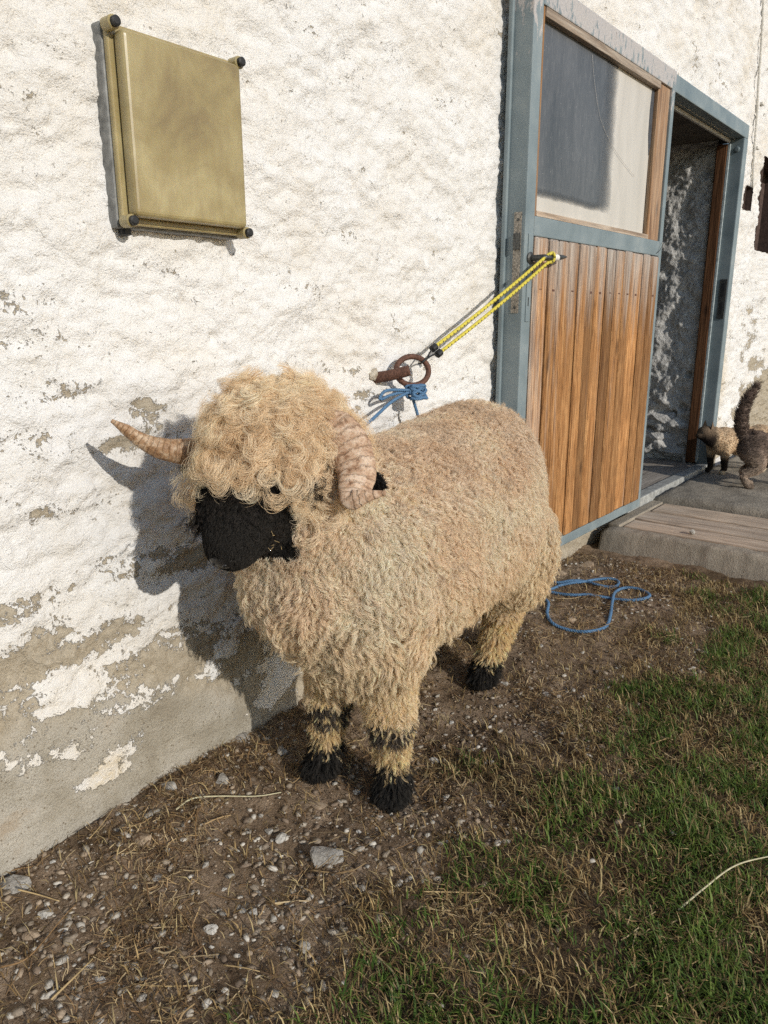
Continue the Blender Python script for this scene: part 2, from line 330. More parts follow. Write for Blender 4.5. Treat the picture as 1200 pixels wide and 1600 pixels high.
# ================================================================== WALL
OX0, OX1, OZ0, OZ1 = 3.80, 5.17, 0.10, 2.15            # doorway in the wall
def wall_fields(X, Z):
    warp = 0.05 * fbm(P3(X * 4, Z * 4), 3, 40)
    d = 0.007 * fbm(P3(X * 2.2, Z * 2.2), 3, 1)
    rid = 1 - np.abs(fbm(P3((X + 0.35 * Z) * 9 + warp * 8, Z * 15 + warp * 10), 4, 5)) * 2.2
    d += 0.0032 * np.clip(rid, -1, 1) + 0.0026 * fbm(P3(X * 26, Z * 34), 4, 9) + 0.0030 * fbm(P3(X * 70, Z * 75), 2, 12)
    tr_ = fbm(P3((X + .25 * Z) * 3.1 + warp * 6, Z * 6.5 + warp * 6), 4, 15) * 3.2; fl = np.floor(tr_); d += 0.0042 * (fl + sstep(.80, 1.0, tr_ - fl))
    tr_ = fbm(P3(X * 11, Z * 16 + 2), 4, 16) * 2.6; fl = np.floor(tr_); d += 0.0030 * (fl + sstep(.72, 1.0, tr_ - fl))
    for fq, am, wd, sd_ in ((7, .0045, .030, 24), (15, .0035, .035, 25), (34, .0022, .05, 26)):
        cr_ = fbm(P3(X * fq + warp * 12, Z * fq * 1.25), 3, sd_); msk = sstep(-.05, .25, fbm(P3(X * 3.3, Z * 3.3), 2, sd_ + 40)); d -= am * np.exp(-(cr_ / wd) ** 2) * msk
    pit = fbm(P3(X * 33, Z * 33), 2, 18); d -= 0.006 * sstep(.38, .62, pit)
    zb = np.interp(X, [-3, .45, .75, .97, 1.13, 1.3, 1.5, 2.4, 5.2, 5.6, 6.2, 7.0, 10], [.48, .47, .46, .43, .32, .22, .14, .12, .10, .15, .6, .75, .6])
    big = fbm(P3(X * 3.4, Z * 8.5), 5, 21, gain=0.6)
    peel = 0.46 + (zb - Z) * 1.45 + 0.80 * big
    up = sstep(0.12, 0.5, Z - zb); peel = peel * (1 - up) + (0.17 + .17 * np.exp(-((Z - .62) / .34) ** 2) * (X < 1.5) + (0.30 + .18 * sstep(1.1, .8, Z)) * fbm(P3(X * 5, Z * 16), 5, 33, gain=.62)) * up
    for bx, bz, rx, rz, a in ((.872, .858, .05, .022, .5), (.955, .915, .045, .035, .45), (.965, .60, .03, .07, .4), (.772, 1.0, .05, .018, .35), (.884, 1.04, .022, .012, .45), (1.0, .655, .05, .05, .5),
                              (1.05, .55, .05, .05, .45), (.70, .74, .05, .02, .3), (.62, .9, .06, .02, .35), (5.95, 1.05, .22, .35, .28), (6.2, .8, .25, .4, .35), (4.45, 2.42, .16, .10, .25), (4.8, 2.36, .12, .12, .25), (4.95, 2.27, .05, .03, .3), (4.3, 2.3, .05, .06, .3)):
        peel += .72 * a * np.exp(-(((X - bx) / rx) ** 2 + ((Z - bz) / rz) ** 2))
    peel = np.where(Z < 0.0, 1.0, peel)
    cem = sstep(0.02, 0.10, (zb - 0.13 - Z) + 0.05 * fbm(P3(X * 7, Z * 7), 3, 44)) * (X < 2.2)
    d = d * (1 - 0.80 * cem) + 0.012 * cem
    d -= 0.0028 * sstep(0.44, 0.56, peel) * (1 - cem)
    for cx, cz, rr, a in ((4.33, 2.64, .07, .035), (4.75, 2.53, .025, .02), (4.15, 2.55, .02, .02)):   # holes knocked in the render
        q = np.hypot(X - cx, (Z - cz) * 1.2) + 0.02 * fbm(P3(X * 30, Z * 30), 2, 50); d -= a * (1 - sstep(rr * .6, rr, q))
    stain = np.clip(0.9 * np.exp(-((X - 5.35) / .12) ** 2) * sstep(1.5, .5, Z) + 0.8 * sstep(.55, .1, Z) * np.clip(fbm(P3(X * 5, Z * 4), 3, 60) + .4, 0, 1)
                    + 0.35 * np.clip(fbm(P3(X * 2, Z * 2), 3, 61) + .05, 0, 1), 0, 1)
    brk = np.hypot((X - 6.75) / .55, (Z - 0.28) / .36) + 0.22 * fbm(P3(X * 9, Z * 9), 4, 70)      # fallen plaster at the far base
    hole = 1 - sstep(0.97, 1.03, brk); d -= 0.05 * hole * (1 + .6 * fbm(P3(X * 10, Z * 22), 3, 71)); peel = np.maximum(peel, hole)
    return d, peel, cem, stain
def seg(a, b, s): return np.linspace(a, b, max(2, int(round((b - a) / s)) + 1))[:-1]
RX0, RX1, RZ0, RZ1 = 5.86, 6.6, 1.56, 2.16             # dark recess further along
NX0, NX1, NZ0, NZ1 = 5.50, 5.66, 1.79, 1.935           # small niche
wx = np.unique(np.round(np.concatenate([seg(-6, 0.3, .3), seg(.3, 2.5, .0072), seg(2.5, OX0, .016), seg(OX0, OX1, .02), seg(OX1, NX0, .012), seg(NX0, NX1, .02), seg(NX1, RX0, .014), seg(RX0, RX1, .05), seg(RX1, 7.6, .02), seg(7.6, 14, .4), [14]]), 5))
wz = np.unique(np.round(np.concatenate([seg(-.3, -.04, .05), seg(-.04, OZ0, .0075), seg(OZ0, RZ0, .0078), seg(RZ0, NZ0, .0085), seg(NZ0, NZ1, .009), seg(NZ1, OZ1, .009), seg(OZ1, RZ1, .005), seg(RZ1, 3.0, .012), seg(3.0, 4.6, .3), [4.6]]), 5))
X, Z, Q = grid(wx, wz); d, peel, cem, stain = wall_fields(X, Z)
cx, cz = X[Q].mean(1), Z[Q].mean(1)
inside = lambda a, b, c_, e: (cx > a) & (cx < b) & (cz > c_) & (cz < e)
keep = ~(inside(OX0, OX1, OZ0, OZ1) | inside(RX0, RX1, RZ0, RZ1) | inside(NX0, NX1, NZ0, NZ1))
near = np.minimum.reduce([np.maximum(np.maximum(a - X, X - b), np.maximum(c_ - Z, Z - e)) for a, b, c_, e in ((OX0, OX1, OZ0, OZ1),)])
d *= np.clip(near / .03, 0.15, 1)
me = big_mesh(np.stack([X, -d, Z], 1), Q[keep])
vflt(me, 'peel', peel); vflt(me, 'cement', cem); vflt(me, 'stain', stain)
barn = empty('barn_wall', (2.0, 0.0, 0.0), 'long white limewashed barn wall with rough plaster peeling to bare cement at its base', 'wall')
link('plaster', me, M_WALL, barn, smooth=True)
# masonry reveal on the far side of the doorway, rough and partly lit
ys, zs = seg(.10, .62, .008), np.concatenate([seg(.14, 2.3, .008), [2.3]]); Yr, Zr, Qr = grid(ys, zs)
dr = 0.020 * fbm(P3(Yr * 9, Zr * 9), 5, 81, gain=.5) + 0.006 * fbm(P3(Yr * 40, Zr * 40), 3, 82)
low = sstep(.62, .35, Zr); dr += low * (0.03 * np.sign(fbm(P3(Yr * 8, Zr * 11), 2, 83)) * np.clip(np.abs(fbm(P3(Yr * 8, Zr * 11), 2, 83)) * 3, 0, 1) - .015)
for cy, cz_, r in ((.16, .52, .035), (.14, .74, .028), (.22, .47, .03)): dr -= .05 * (1 - sstep(.5 * r, r, np.hypot(Yr - cy, Zr - cz_)))
link('door_reveal', big_mesh(np.stack([OX1 - .005 - dr, Yr, Zr], 1), Qr[:, ::-1]), M_MASON, barn, smooth=True)
# near reveal, lintel soffit and the dim room behind
link('near_reveal', box_me(3.3, OX0 + .01, .03, .62, -.2, 2.6), M_MASON, barn)
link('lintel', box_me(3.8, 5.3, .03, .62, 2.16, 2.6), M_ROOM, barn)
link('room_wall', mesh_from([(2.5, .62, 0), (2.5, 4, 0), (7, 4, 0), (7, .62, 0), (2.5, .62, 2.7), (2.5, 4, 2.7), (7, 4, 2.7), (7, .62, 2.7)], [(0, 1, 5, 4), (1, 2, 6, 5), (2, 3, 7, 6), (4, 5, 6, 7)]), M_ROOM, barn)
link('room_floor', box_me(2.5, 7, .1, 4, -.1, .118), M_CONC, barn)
for k, (x, z, sx, sz, sy) in enumerate(((5.24, .30, .10, .07, .16), (5.23, .43, .09, .05, .13), (5.23, .21, .08, .05, .12))):
    bm = bmesh.new(); bmesh.ops.create_icosphere(bm, subdivisions=2, radius=1)
    for v in bm.verts:
        n_ = perlin(np.array([[v.co.x * 1.3 + k * 5, v.co.y * 1.3, v.co.z * 1.3]]), 90)[0]; v.co *= 1 + .35 * n_
        v.co = Vector((x + v.co.x * sx, .36 - .09 * k + v.co.y * sy, z + v.co.z * sz))
    me = bpy.data.meshes.new('m'); bm.to_mesh(me); bm.free(); link('stone', me, M_MASON, barn)
# recess and niche: brown hollow boxes let into the wall
M_HOLLOW = mat_plain('dark_brown_recess', (0.085, 0.055, 0.045), 0.9, 0, 30, 0.5, 0.6)
def hollow(name, x0, x1, z0, z1, dep):
    v = [(x0, 0, z0), (x1, 0, z0), (x1, 0, z1), (x0, 0, z1), (x0, dep, z0), (x1, dep, z0), (x1, dep, z1), (x0, dep, z1)]
    v = [(a, b - .004 if b == 0 else b, c_) for a, b, c_ in v]
    link(name, mesh_from(v, [(4, 5, 6, 7), (0, 1, 5, 4), (1, 2, 6, 5), (2, 3, 7, 6), (3, 0, 4, 7)]), M_HOLLOW, barn)
hollow('window_recess', RX0, RX1, RZ0, RZ1, .16); hollow('niche', NX0, NX1, NZ0, NZ1, .06)
# a cable in white paint that runs down the wall
cab = empty('wall_cable', (5.45, -.02, 1.95), 'thin white painted cable running down the wall right of the doorway', 'cable')
cp = [at_y(1191 - 1.1 * k + (1.2 if k % 2 else -1.2), 290 * k / 9.0, -.012) for k in range(10)]
cp = [np.array((x, -.012, z)) for x, z in zip(np.linspace(cp[0][0], 5.60, 10) + .008 * np.sin(np.arange(10) * 2.3), np.linspace(3.2, 1.93, 10))]
M_CABLE = mat_plain('cable_white', (0.66, 0.63, 0.57), 0.7)
tube('cable', resample(catmull(cp, 60), .02), .008, M_CABLE, cab, 8)
for zc in (2.42, 2.16): box('clip', (5.585, 5.635, -.022, -.004, zc, zc + .016), M_CABLE, cab, .003)

# ================================================================== DOOR FRAME
fr = empty('door_frame', (4.5, 0, .1), 'blue-grey steel door frame with brown wooden liner round the open doorway', 'door frame')
def prof_frame(name, x0, x1, y0, y1, z0, z1, b=.006): return box(name, (x0, x1, y0, y1, z0, z1), M_STEEL, fr, b, 2)
prof_frame('jamb', 5.152, 5.232, -.056, .034, .10, 2.152)
prof_frame('jamb', 3.752, 3.822, -.030, .034, .10, 2.152)
prof_frame('header', 3.752, 5.232, -.055, .034, 2.1525, 2.230)
box('stop_strip', (3.83, 5.15, .022, .036, 2.130, 2.1515), mat_plain('pale_strip', (.45, .43, .39), .6), fr, .002)
box('rubber_edge', (5.138, 5.1515, .018, .034, .166, 2.128), mat_plain('pale_edge', (.40, .45, .45), .5), fr, .003)
box('liner_post', (5.135, 5.22, .0345, .098, .16, 2.128), M_POST, fr, .006)
box('liner_post', (3.79, 3.83, .0345, .098, .16, 2.128), M_POST, fr, .006)
st = box('strike_plate', (5.146, 5.1518, -.046, -.004, 1.10, 1.34), M_DARKM, fr, .001)
box('slot', (5.1450, 5.1465, -.034, -.016, 1.235, 1.315), M_BLACK, st, 0); box('slot', (5.1450, 5.1465, -.032, -.018, 1.13, 1.20), M_BLACK, st, 0)
box('sill', (3.76, 5.24, -.058, .012, .098, .160), mat_plain('galvanised_sill', (.38, .38, .36), .6, .2, 40, .4, .3), fr, .007)
box('threshold_board', (3.78, 5.24, .0125, .36, .119, .152), M_SILLW, fr, .003)
lathe('bolt_head', [(.016, 0), (.016, .008), (.010, .012)], (5.1515, -.02, 2.09), (-1, 0, 0), M_STEEL, fr, 12)

# ================================================================== DOOR LEAF (swung right round against the wall)
LX0, LX1, LZ0, LZ1, LF, LB = 2.438, 3.776, .152, 2.194, -.112, -.040
dr_ = empty('barn_door', (3.1, -.07, .152), 'open barn door of weathered brown boards and dusty window in a blue-grey steel frame', 'door')
def chan(name, x0, x1, z0, z1, mat=M_STEELD): return box(name, (x0, x1, LF, LB + .018, z0, z1), mat, dr_, .004, 2)
chan('lock_stile', LX0, 2.503, LZ0, LZ1); chan('hinge_stile', 3.737, LX1, LZ0, LZ1)
chan('top_rail', 2.5035, 3.7365, 2.116, LZ1); chan('middle_rail', 2.5035, 3.7365, 1.395, 1.462); chan('bottom_rail', 2.5035, 3.7365, LZ0, .196)
box('rebate_lip', (LX0 - .012, 2.49, LB + .0005, LB + .0175, LZ0, LZ1), M_STEEL, dr_, .005)
seams = [2.504, 2.617, 2.694, 2.779, 2.875, 2.956, 3.036, 3.138, 3.231, 3.326, 3.417, 3.547, 3.635, 3.7355]
for a, b in zip(seams[:-1], seams[1:]):
    j = rng.uniform(-.003, .003); g = rng.uniform(.0048, .0068)
    bo = box('board', (a + g, b - g, LF - .006 + j, LF + .020 + j, .1965 + rng.uniform(0, .003), 1.3945 - rng.uniform(0, .004)), M_BOARD, dr_, .0060, 1)
    for zz in (1.21,): 
        if rng.random() < .9: box('nail', ((a + b) / 2 - .012, (a + b) / 2 + .010, LF - .0068 + j, LF - .004 + j, zz + rng.uniform(-.004, .004), zz + .0065), M_IRON, bo, .001, 1)
box('back_panel', (2.504, 3.736, LF + .027, LF + .031, .1965, 1.3945), M_BLACK, dr_, 0)
# window: beads, pale dusty sheet, dark area over its upper left laid on as a soft-edged sheet
box('bead', (2.504, 2.524, LF + .006, LF + .034, 1.4625, 2.1155), M_BEAD, dr_, .002)
box('bead', (3.596, 3.7365, LF + .010, LF + .036, 1.4625, 2.1155), M_BEAD, dr_, .004)
box('bead', (2.5245, 3.5955, LF + .001, LF + .034, 2.086, 2.1155), M_BEADH, dr_, .003)
box('bead', (2.5245, 3.5955, LF + .004, LF + .034, 1.4625, 1.482), M_BEADH, dr_, .003)
def mat_sheet(name, a, b, rough, spec, soft=False):
    t = NT(name); c = t.coord(scale=(1, 1, .25)); n = t.noise(c, 9, 6, .6, .5); n2 = t.noise(c, 120, 4, .6); sp = t.voro(t.coord(), 38)
    col = t.ramp(n, [(.3, a), (.7, b)]); col = t.mix(t.ramp(n2, [(.5, 0.), (.8, .10)]), col, (.62, .60, .56)); col = t.mix(t.ramp(sp, [(0., .9), (.03, .8), (.05, 0.)]), col, (.62, .6, .56))
    t.fin(col, rough, t.bump(n, .15, .01), spec)
    if soft:                                             # alpha fades towards the right and lower edge
        cc = t.n('TexCoord').outputs['Object']; e = t.math('SUBTRACT', 3.200, t.sepz(cc, 'X')); e2 = t.math('SUBTRACT', t.sepz(cc), 1.532); nn = t.math('MULTIPLY', t.math('SUBTRACT', t.noise(cc, 14, 4, .6), .5), .05)
        a = t.math('MULTIPLY', t.ramp(t.math('ADD', e, nn), [(0., 0.), (.15, 1.)]), t.ramp(t.math('ADD', e2, t.math('MULTIPLY', nn, .4)), [(0., 0.), (.035, 1.)])); t.l(a, t.b.inputs['Alpha'])
    return t.m
M_SHEET = mat_sheet('dusty_pale_sheet', (.47, .44, .39), (.60, .565, .51), .42, .4); M_DSHEET = mat_sheet('dusty_dark_area', (.055, .06, .066), (.115, .118, .124), .38, .45, True)
box('pane', (2.525, 3.580, LF + .0270, LF + .0295, 1.483, 2.0855), M_SHEET, dr_, 0)
box('dark_area', (2.5255, 3.200, LF + .0240, LF + .0262, 1.532, 2.085), M_DSHEET, dr_, 0)
M_BLUEG = mat_plain('painted_gap_shade', (.06, .065, .075), .8)
link('torn_gap_shade', mesh_from([(3.560, LF + .0262, 2.085), (3.590, LF + .0262, 2.085), (3.592, LF + .0262, 1.86), (3.575, LF + .0262, 1.815), (3.555, LF + .0262, 1.90), (3.552, LF + .0262, 2.0)], [(0, 1, 2, 3, 4, 5)]), M_BLUEG, dr_)  # flat dark patch: shade behind the tear put into the colour
thr = [np.array((x, LF + .021, z)) for x, z in ((2.93, 2.07), (2.97, 1.97), (3.05, 1.86), (3.2, 1.78), (3.42, 1.71))]
tube('cobweb', catmull(thr, 30), .0007, mat_plain('cobweb_grey', (.5, .48, .45), .9), dr_, 4)
# lock hardware on the free edge, key plate, lever handle
lp = box('lock_plate', (LX0 - .0022, LX0 + .001, -.098, -.068, 1.13, 1.47), M_LOCK, dr_, .0008)
box('latch_bolt', (LX0 - .014, LX0 - .001, -.094, -.073, 1.345, 1.40), M_DARKM, lp, .002)
for z in (1.445, 1.15): lathe('screw', [(.005, 0), (.005, .0015), (.002, .002)], (LX0 - .0022, -.083, z), (-1, 0, 0), M_DARKM, lp, 10)
kp = box('key_plate', (2.462, 2.492, LF - .0035, LF + .001, 1.10, 1.40), M_STEEL, dr_, .0012)
box('keyhole', (2.473, 2.479, LF - .0042, LF - .003, 1.155, 1.185), M_BLACK, kp, 0)
hd = tube('lever_handle', catmull([(2.478, LF - .002, 1.318), (2.478, LF - .048, 1.318), (2.490, LF - .060, 1.318), (2.54, LF - .064, 1.320), (2.60, LF - .060, 1.325), (2.66, LF - .050, 1.330)], 40), np.interp(np.linspace(0, 1, 40), [0, .3, .6, .85, 1], [.010, .011, .0105, .008, .004]), M_DARKM, dr_, 12)
tube('grip_tape', catmull([(2.525, LF - .0633, 1.3195), (2.545, LF - .0640, 1.3203), (2.565, LF - .0630, 1.3215)], 8), .0118, mat_plain('white_tape', (.75, .72, .66), .6), hd, 12)
lathe('rosette', [(.022, 0), (.022, .005), (.014, .009)], (2.478, LF - .0005, 1.318), (0, -1, 0), M_DARKM, dr_, 16)
for z in (.42, 1.75): lathe('hinge', [(.012, -.06), (.012, .06)], (3.786, -.075, z), (0, 0, 1), M_STEEL, dr_, 12)
tube('wire_end', catmull([(3.70, LF - .002, 1.405), (3.72, LF - .01, 1.42), (3.75, LF - .015, 1.455), (3.765, LF - .012, 1.462)], 10), .0015, M_BLACK, dr_, 5)

# ================================================================== GROUND
def ground_h(X, Y):
    X = np.asarray(X, float); Y = np.asarray(Y, float)
    near = np.exp(-np.maximum(-Y, 0) / .35)
    h = 0.018 * near * np.interp(X, [-5, .45, .75, 1.2, 1.6, 2.4, 3.0, 12], [-1.6, -1.6, -.6, .55, .8, .3, 0, 0])
    amp = np.clip(1.2 - np.hypot(X - 1.5, Y + .7) / 12, .2, 1)
    sh = X.shape
    return h + (amp.ravel() * (0.020 * fbm(P3(X * 1.7, Y * 1.7), 3, 101) + 0.011 * fbm(P3(X * 8, Y * 8), 3, 102) + .005 * fbm(P3(X * 30, Y * 30), 3, 103))).reshape(sh) \
        - .012 * np.exp(-(((X - 1.6) / .35) ** 2 + ((Y + .45) / .18) ** 2))
def grass_d(X, Y):
    """0 = bare dirt, 1 = turf"""
    X = np.asarray(X, float); Y = np.asarray(Y, float)
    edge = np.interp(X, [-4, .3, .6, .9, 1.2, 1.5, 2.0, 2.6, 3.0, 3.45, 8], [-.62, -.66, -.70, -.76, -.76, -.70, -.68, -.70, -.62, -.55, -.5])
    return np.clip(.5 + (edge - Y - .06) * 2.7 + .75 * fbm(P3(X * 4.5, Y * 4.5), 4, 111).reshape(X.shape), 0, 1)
def mat_ground():
    t = NT('trodden_earth'); c = t.coord(); g = t.attr('turf'); n = t.noise(c, 7, 6, .62); n2 = t.noise(c, 60, 6, .7); n3 = t.noise(c, 260, 3, .6)
    col = t.ramp(n, [(.28, (.115, .077, .047)), (.45, (.225, .158, .101)), (.6, (.33, .24, .163)), (.75, (.43, .335, .24))])
    col = t.mix(t.ramp(n2, [(.32, .7), (.48, 0.)]), col, (.060, .041, .026)); col = t.mix(t.ramp(n2, [(.56, 0.), (.72, .6)]), col, (.38, .31, .235))
    col = t.mix(t.ramp(n3, [(.60, 0.), (.70, .7)]), col, (.33, .28, .22))
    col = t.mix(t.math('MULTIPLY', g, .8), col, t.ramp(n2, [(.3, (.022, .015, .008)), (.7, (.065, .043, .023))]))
    return t.fin(col, .96, t.bump(t.math('ADD', n2, t.math('MULTIPLY', n3, .5)), .9, .012), spec=.08)
gx = np.unique(np.round(np.concatenate([-np.geomspace(60, 1.0, 14), seg(-1.0, .2, .05), seg(.2, 3.4, .011), seg(3.4, 8, .08), np.geomspace(8, 60, 10)]), 4))
gy = np.unique(np.round(np.concatenate([-np.geomspace(60, 2.2, 16), seg(-2.2, -1.5, .04), seg(-1.5, .03, .010), [.03, .3, 4, 30, 60]]), 4))
X, Y, Q = grid(gx, gy); hz = ground_h(X, Y); hz[Y > .2] = -.25
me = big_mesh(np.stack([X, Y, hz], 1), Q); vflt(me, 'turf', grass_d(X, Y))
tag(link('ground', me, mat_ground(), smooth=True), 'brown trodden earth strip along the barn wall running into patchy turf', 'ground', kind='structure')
def gz(x, y): return float(ground_h(np.array([x]), np.array([y]))[0])
def GP(px, py, lift=0.0):
    p = at_z(px, py, 0.0)
    for _ in range(4): p = at_z(px, py, gz(p[0], p[1]) + lift)
    return p

# ------------------------------------------------------------------ turf: live and dead blades
def blades(n, xr, yr, hr, wr, lean, colf, accept, seed):
    r = np.random.default_rng(seed); x = r.uniform(*xr, n); y = r.uniform(*yr, n); k = accept(x, y, r); x, y = x[k], y[k]; n = len(x)
    z = ground_h(x, y) - .002; h = r.uniform(*hr, n) * (.7 + .6 * np.clip(fbm(P3(x * 6, y * 6), 2, seed + 3) + .5, 0, 1)); w = r.uniform(*wr, n) * .5
    cl = fbm(P3(x * 14, y * 14), 2, seed + 9) * 4; a = r.uniform(0, 2 * np.pi, n) * .75 + cl
    th = np.clip(r.normal(lean[0], lean[1], n), .05, 1.5); dx, dy = np.cos(a), np.sin(a)
    o = np.stack([x, y, z], 1); sd_ = np.stack([-dy, dx, 0 * dx], 1); fw = np.stack([dx, dy, 0 * dx], 1); up = np.array([0, 0, 1.])
    m1 = o + (up * np.cos(th * .5)[:, None] + fw * np.sin(th * .5)[:, None]) * (h * .5)[:, None]
    tip = m1 + (up * np.cos(th * 1.25)[:, None] + fw * np.sin(th * 1.25)[:, None]) * (h * .55)[:, None]
    tip[:, 2] = np.maximum(tip[:, 2], z + .003)
    V = np.stack([o - sd_ * w[:, None], o + sd_ * w[:, None], m1 + sd_ * (w * .8)[:, None], m1 - sd_ * (w * .8)[:, None], tip], 1).reshape(-1, 3)
    b = np.arange(n)[:, None] * 5; Qd = b + np.array([0, 1, 2, 3]); T = b + np.array([3, 2, 4])
    c = colf(x, y, n, r); C = np.repeat(c, 5, 0).reshape(n, 5, 3); C[:, :2] *= .8; C[:, 4] = C[:, 4] * .8 + np.array([.10, .075, .03]) * .5
    return V, Qd, T, C.reshape(-1, 3)
def join_blades(name, parts, mat, label, cat):
    V, Qs, Ts, Cs, k = [], [], [], [], 0
    for v, q, t_, c in parts: V.append(v); Qs.append(q + k); Ts.append(t_ + k); Cs.append(c); k += len(v)
    me = big_mesh(np.vstack(V), np.vstack(Qs), np.vstack(Ts)); vcol(me, 'tint', np.vstack(Cs))
    return tag(link(name, me, mat), label, cat, kind='stuff')
def c_green(x, y, n, r):
    a = np.array([.040, .095, .014]); b = np.array([.20, .28, .055]); c = a + (b - a) * r.random((n, 1)) ** 1.3
    dry = (r.random(n) < .20)[:, None]; return np.where(dry, np.array([.34, .25, .115]) * r.uniform(.5, 1.2, (n, 1)), c)
def c_dead(x, y, n, r):
    p = np.array([[.42, .29, .13], [.25, .16, .068], [.54, .42, .21], [.12, .075, .035]]); return p[r.integers(0, 4, n)] * r.uniform(.65, 1.15, (n, 1))
M_GRASS = mat_vcol('grass_blade', rough=.55, spec=.3, transl=.3); M_DEAD = mat_vcol('dead_grass', rough=.75, spec=.2, transl=.15)
clump = lambda x, y, s: .5 + .9 * fbm(P3(x * 5.5, y * 5.5), 3, s)
acc_g = lambda x, y, r: (r.random(len(x)) < np.clip(grass_d(x, y) * 1.5 - .62, 0, 1) * np.clip(clump(x, y, 131) * 1.9 - .35, .04, 1)) & ~((x > 3.3) & (y > -1.62))
def acc_d(x, y, r):
    g = grass_d(x, y); return (r.random(len(x)) < np.clip(.10 + 1.2 * g * (1.25 - g), 0, 1) * np.clip(1.15 - clump(x, y, 131), .22, 1)) & ~((x > 3.3) & (y > -1.62)) & (y < -.02)
join_blades('grass', [blades(150000, (.15, 3.45), (-1.62, -.5), (.014, .046), (.0020, .0040), (1.0, .45), c_green, acc_g, 3), blades(60000, (-2, 8), (-5, -.5), (.02, .055), (.003, .006), (.7, .35), c_green, acc_g, 4)], M_GRASS, 'short patchy green grass growing over the right foreground', 'grass')
join_blades('dead_grass', [blades(170000, (.15, 3.45), (-1.62, -.02), (.014, .048), (.0014, .0032), (1.15, .35), c_dead, acc_d, 5), blades(25000, (-2, 8), (-5, -.5), (.02, .045), (.003, .005), (1.1, .3), c_dead, acc_d, 6)], M_DEAD, 'flattened tan dead grass between the turf and the dirt', 'grass')

# ------------------------------------------------------------------ straw litter, gravel, stones
def straw(n, xr, yr, lr, wr, seed, dens):
    r = np.random.default_rng(seed); x = r.uniform(*xr, n); y = r.uniform(*yr, n); k = r.random(n) < dens(x, y); x, y = x[k], y[k]; n = len(x)
    l_ = r.uniform(*lr, n) * r.uniform(.4, 1, n); w = r.uniform(*wr, n) * .5; a = r.uniform(0, np.pi, n); bend = r.normal(0, .32, n); t = np.linspace(-.5, .5, 4)
    A = a[:, None] + bend[:, None] * t; px = x[:, None] + np.cos(A) * l_[:, None] * t; py = np.minimum(y[:, None] + np.sin(A) * l_[:, None] * t, -.006)
    pz = ground_h(px, py) + .0025 + r.uniform(0, .008, n)[:, None] + r.uniform(-1, 1, n)[:, None] * t * .014
    sx, sy = -np.sin(A) * w[:, None], np.cos(A) * w[:, None]; tl = r.uniform(-.8, .8, n)[:, None] * w[:, None]
    V = np.stack([np.stack([px - sx, py - sy, pz - tl], 2), np.stack([px + sx, py + sy, pz + tl], 2)], 2).reshape(-1, 3)
    b = np.arange(n)[:, None, None] * 8; q = np.array([[0, 1, 3, 2], [2, 3, 5, 4], [4, 5, 7, 6]])[None]; Qs = (b + q).reshape(-1, 4)
    p = np.array([[.42, .285, .14], [.28, .17, .08], [.50, .38, .215], [.17, .10, .048], [.11, .066, .036]]); C = np.repeat(p[r.integers(0, 5, n)] * r.uniform(.6, 1.1, (n, 1)), 8, 0)
    return V, Qs, C
dens = lambda x, y: np.clip(.16 + 1.35 * fbm(P3(x * 3.5, y * 3.5), 3, 140) + .55 * np.exp(y / .12) * (x < 1.25) + .4 * np.exp(-(((x - 2.9) / .3) ** 2 + ((y + .2) / .15) ** 2)), .04, 1) * np.where(grass_d(x, y) > .6, .45, 1) * ~((x > 3.28) & (y > -1.62))
pv = [straw(90000, (.15, 3.4), (-1.3, -.008), (.012, .05), (.0007, .0017), 8, dens), straw(4200, (.15, 3.4), (-1.3, -.01), (.05, .12), (.0012, .0026), 9, dens)]
V = np.vstack([p[0] for p in pv]); Q = np.vstack([pv[0][1], pv[1][1] + len(pv[0][0])]); me = big_mesh(V, Q); vcol(me, 'tint', np.vstack([p[2] for p in pv]))
tag(link('straw_litter', me, mat_vcol('straw_bits', rough=.7, spec=.25)), 'scattered bits of tan straw and hay lying on the dirt', 'straw', kind='stuff')
def rock_unit(sub, seed, amp=.3):
    bm = bmesh.new(); bmesh.ops.create_icosphere(bm, subdivisions=sub, radius=1); V = np.array([v.co[:] for v in bm.verts]); F = np.array([[v.index for v in f.verts] for f in bm.faces]); bm.free()
    n = fbm(V * .9 + seed * 3.7, 3, seed); V = V * (1 + amp * 1.6 * n)[:, None]
    r = np.random.default_rng(seed)
    for _ in range(11):                                  # flat facets
        d = r.normal(size=3); d /= np.linalg.norm(d); h = r.uniform(.42, .8); e = V @ d - h; V = V - np.where(e > 0, e * .9, 0)[:, None] * d
    return V, F
rocks = [rock_unit(1, 200 + k) for k in range(6)]
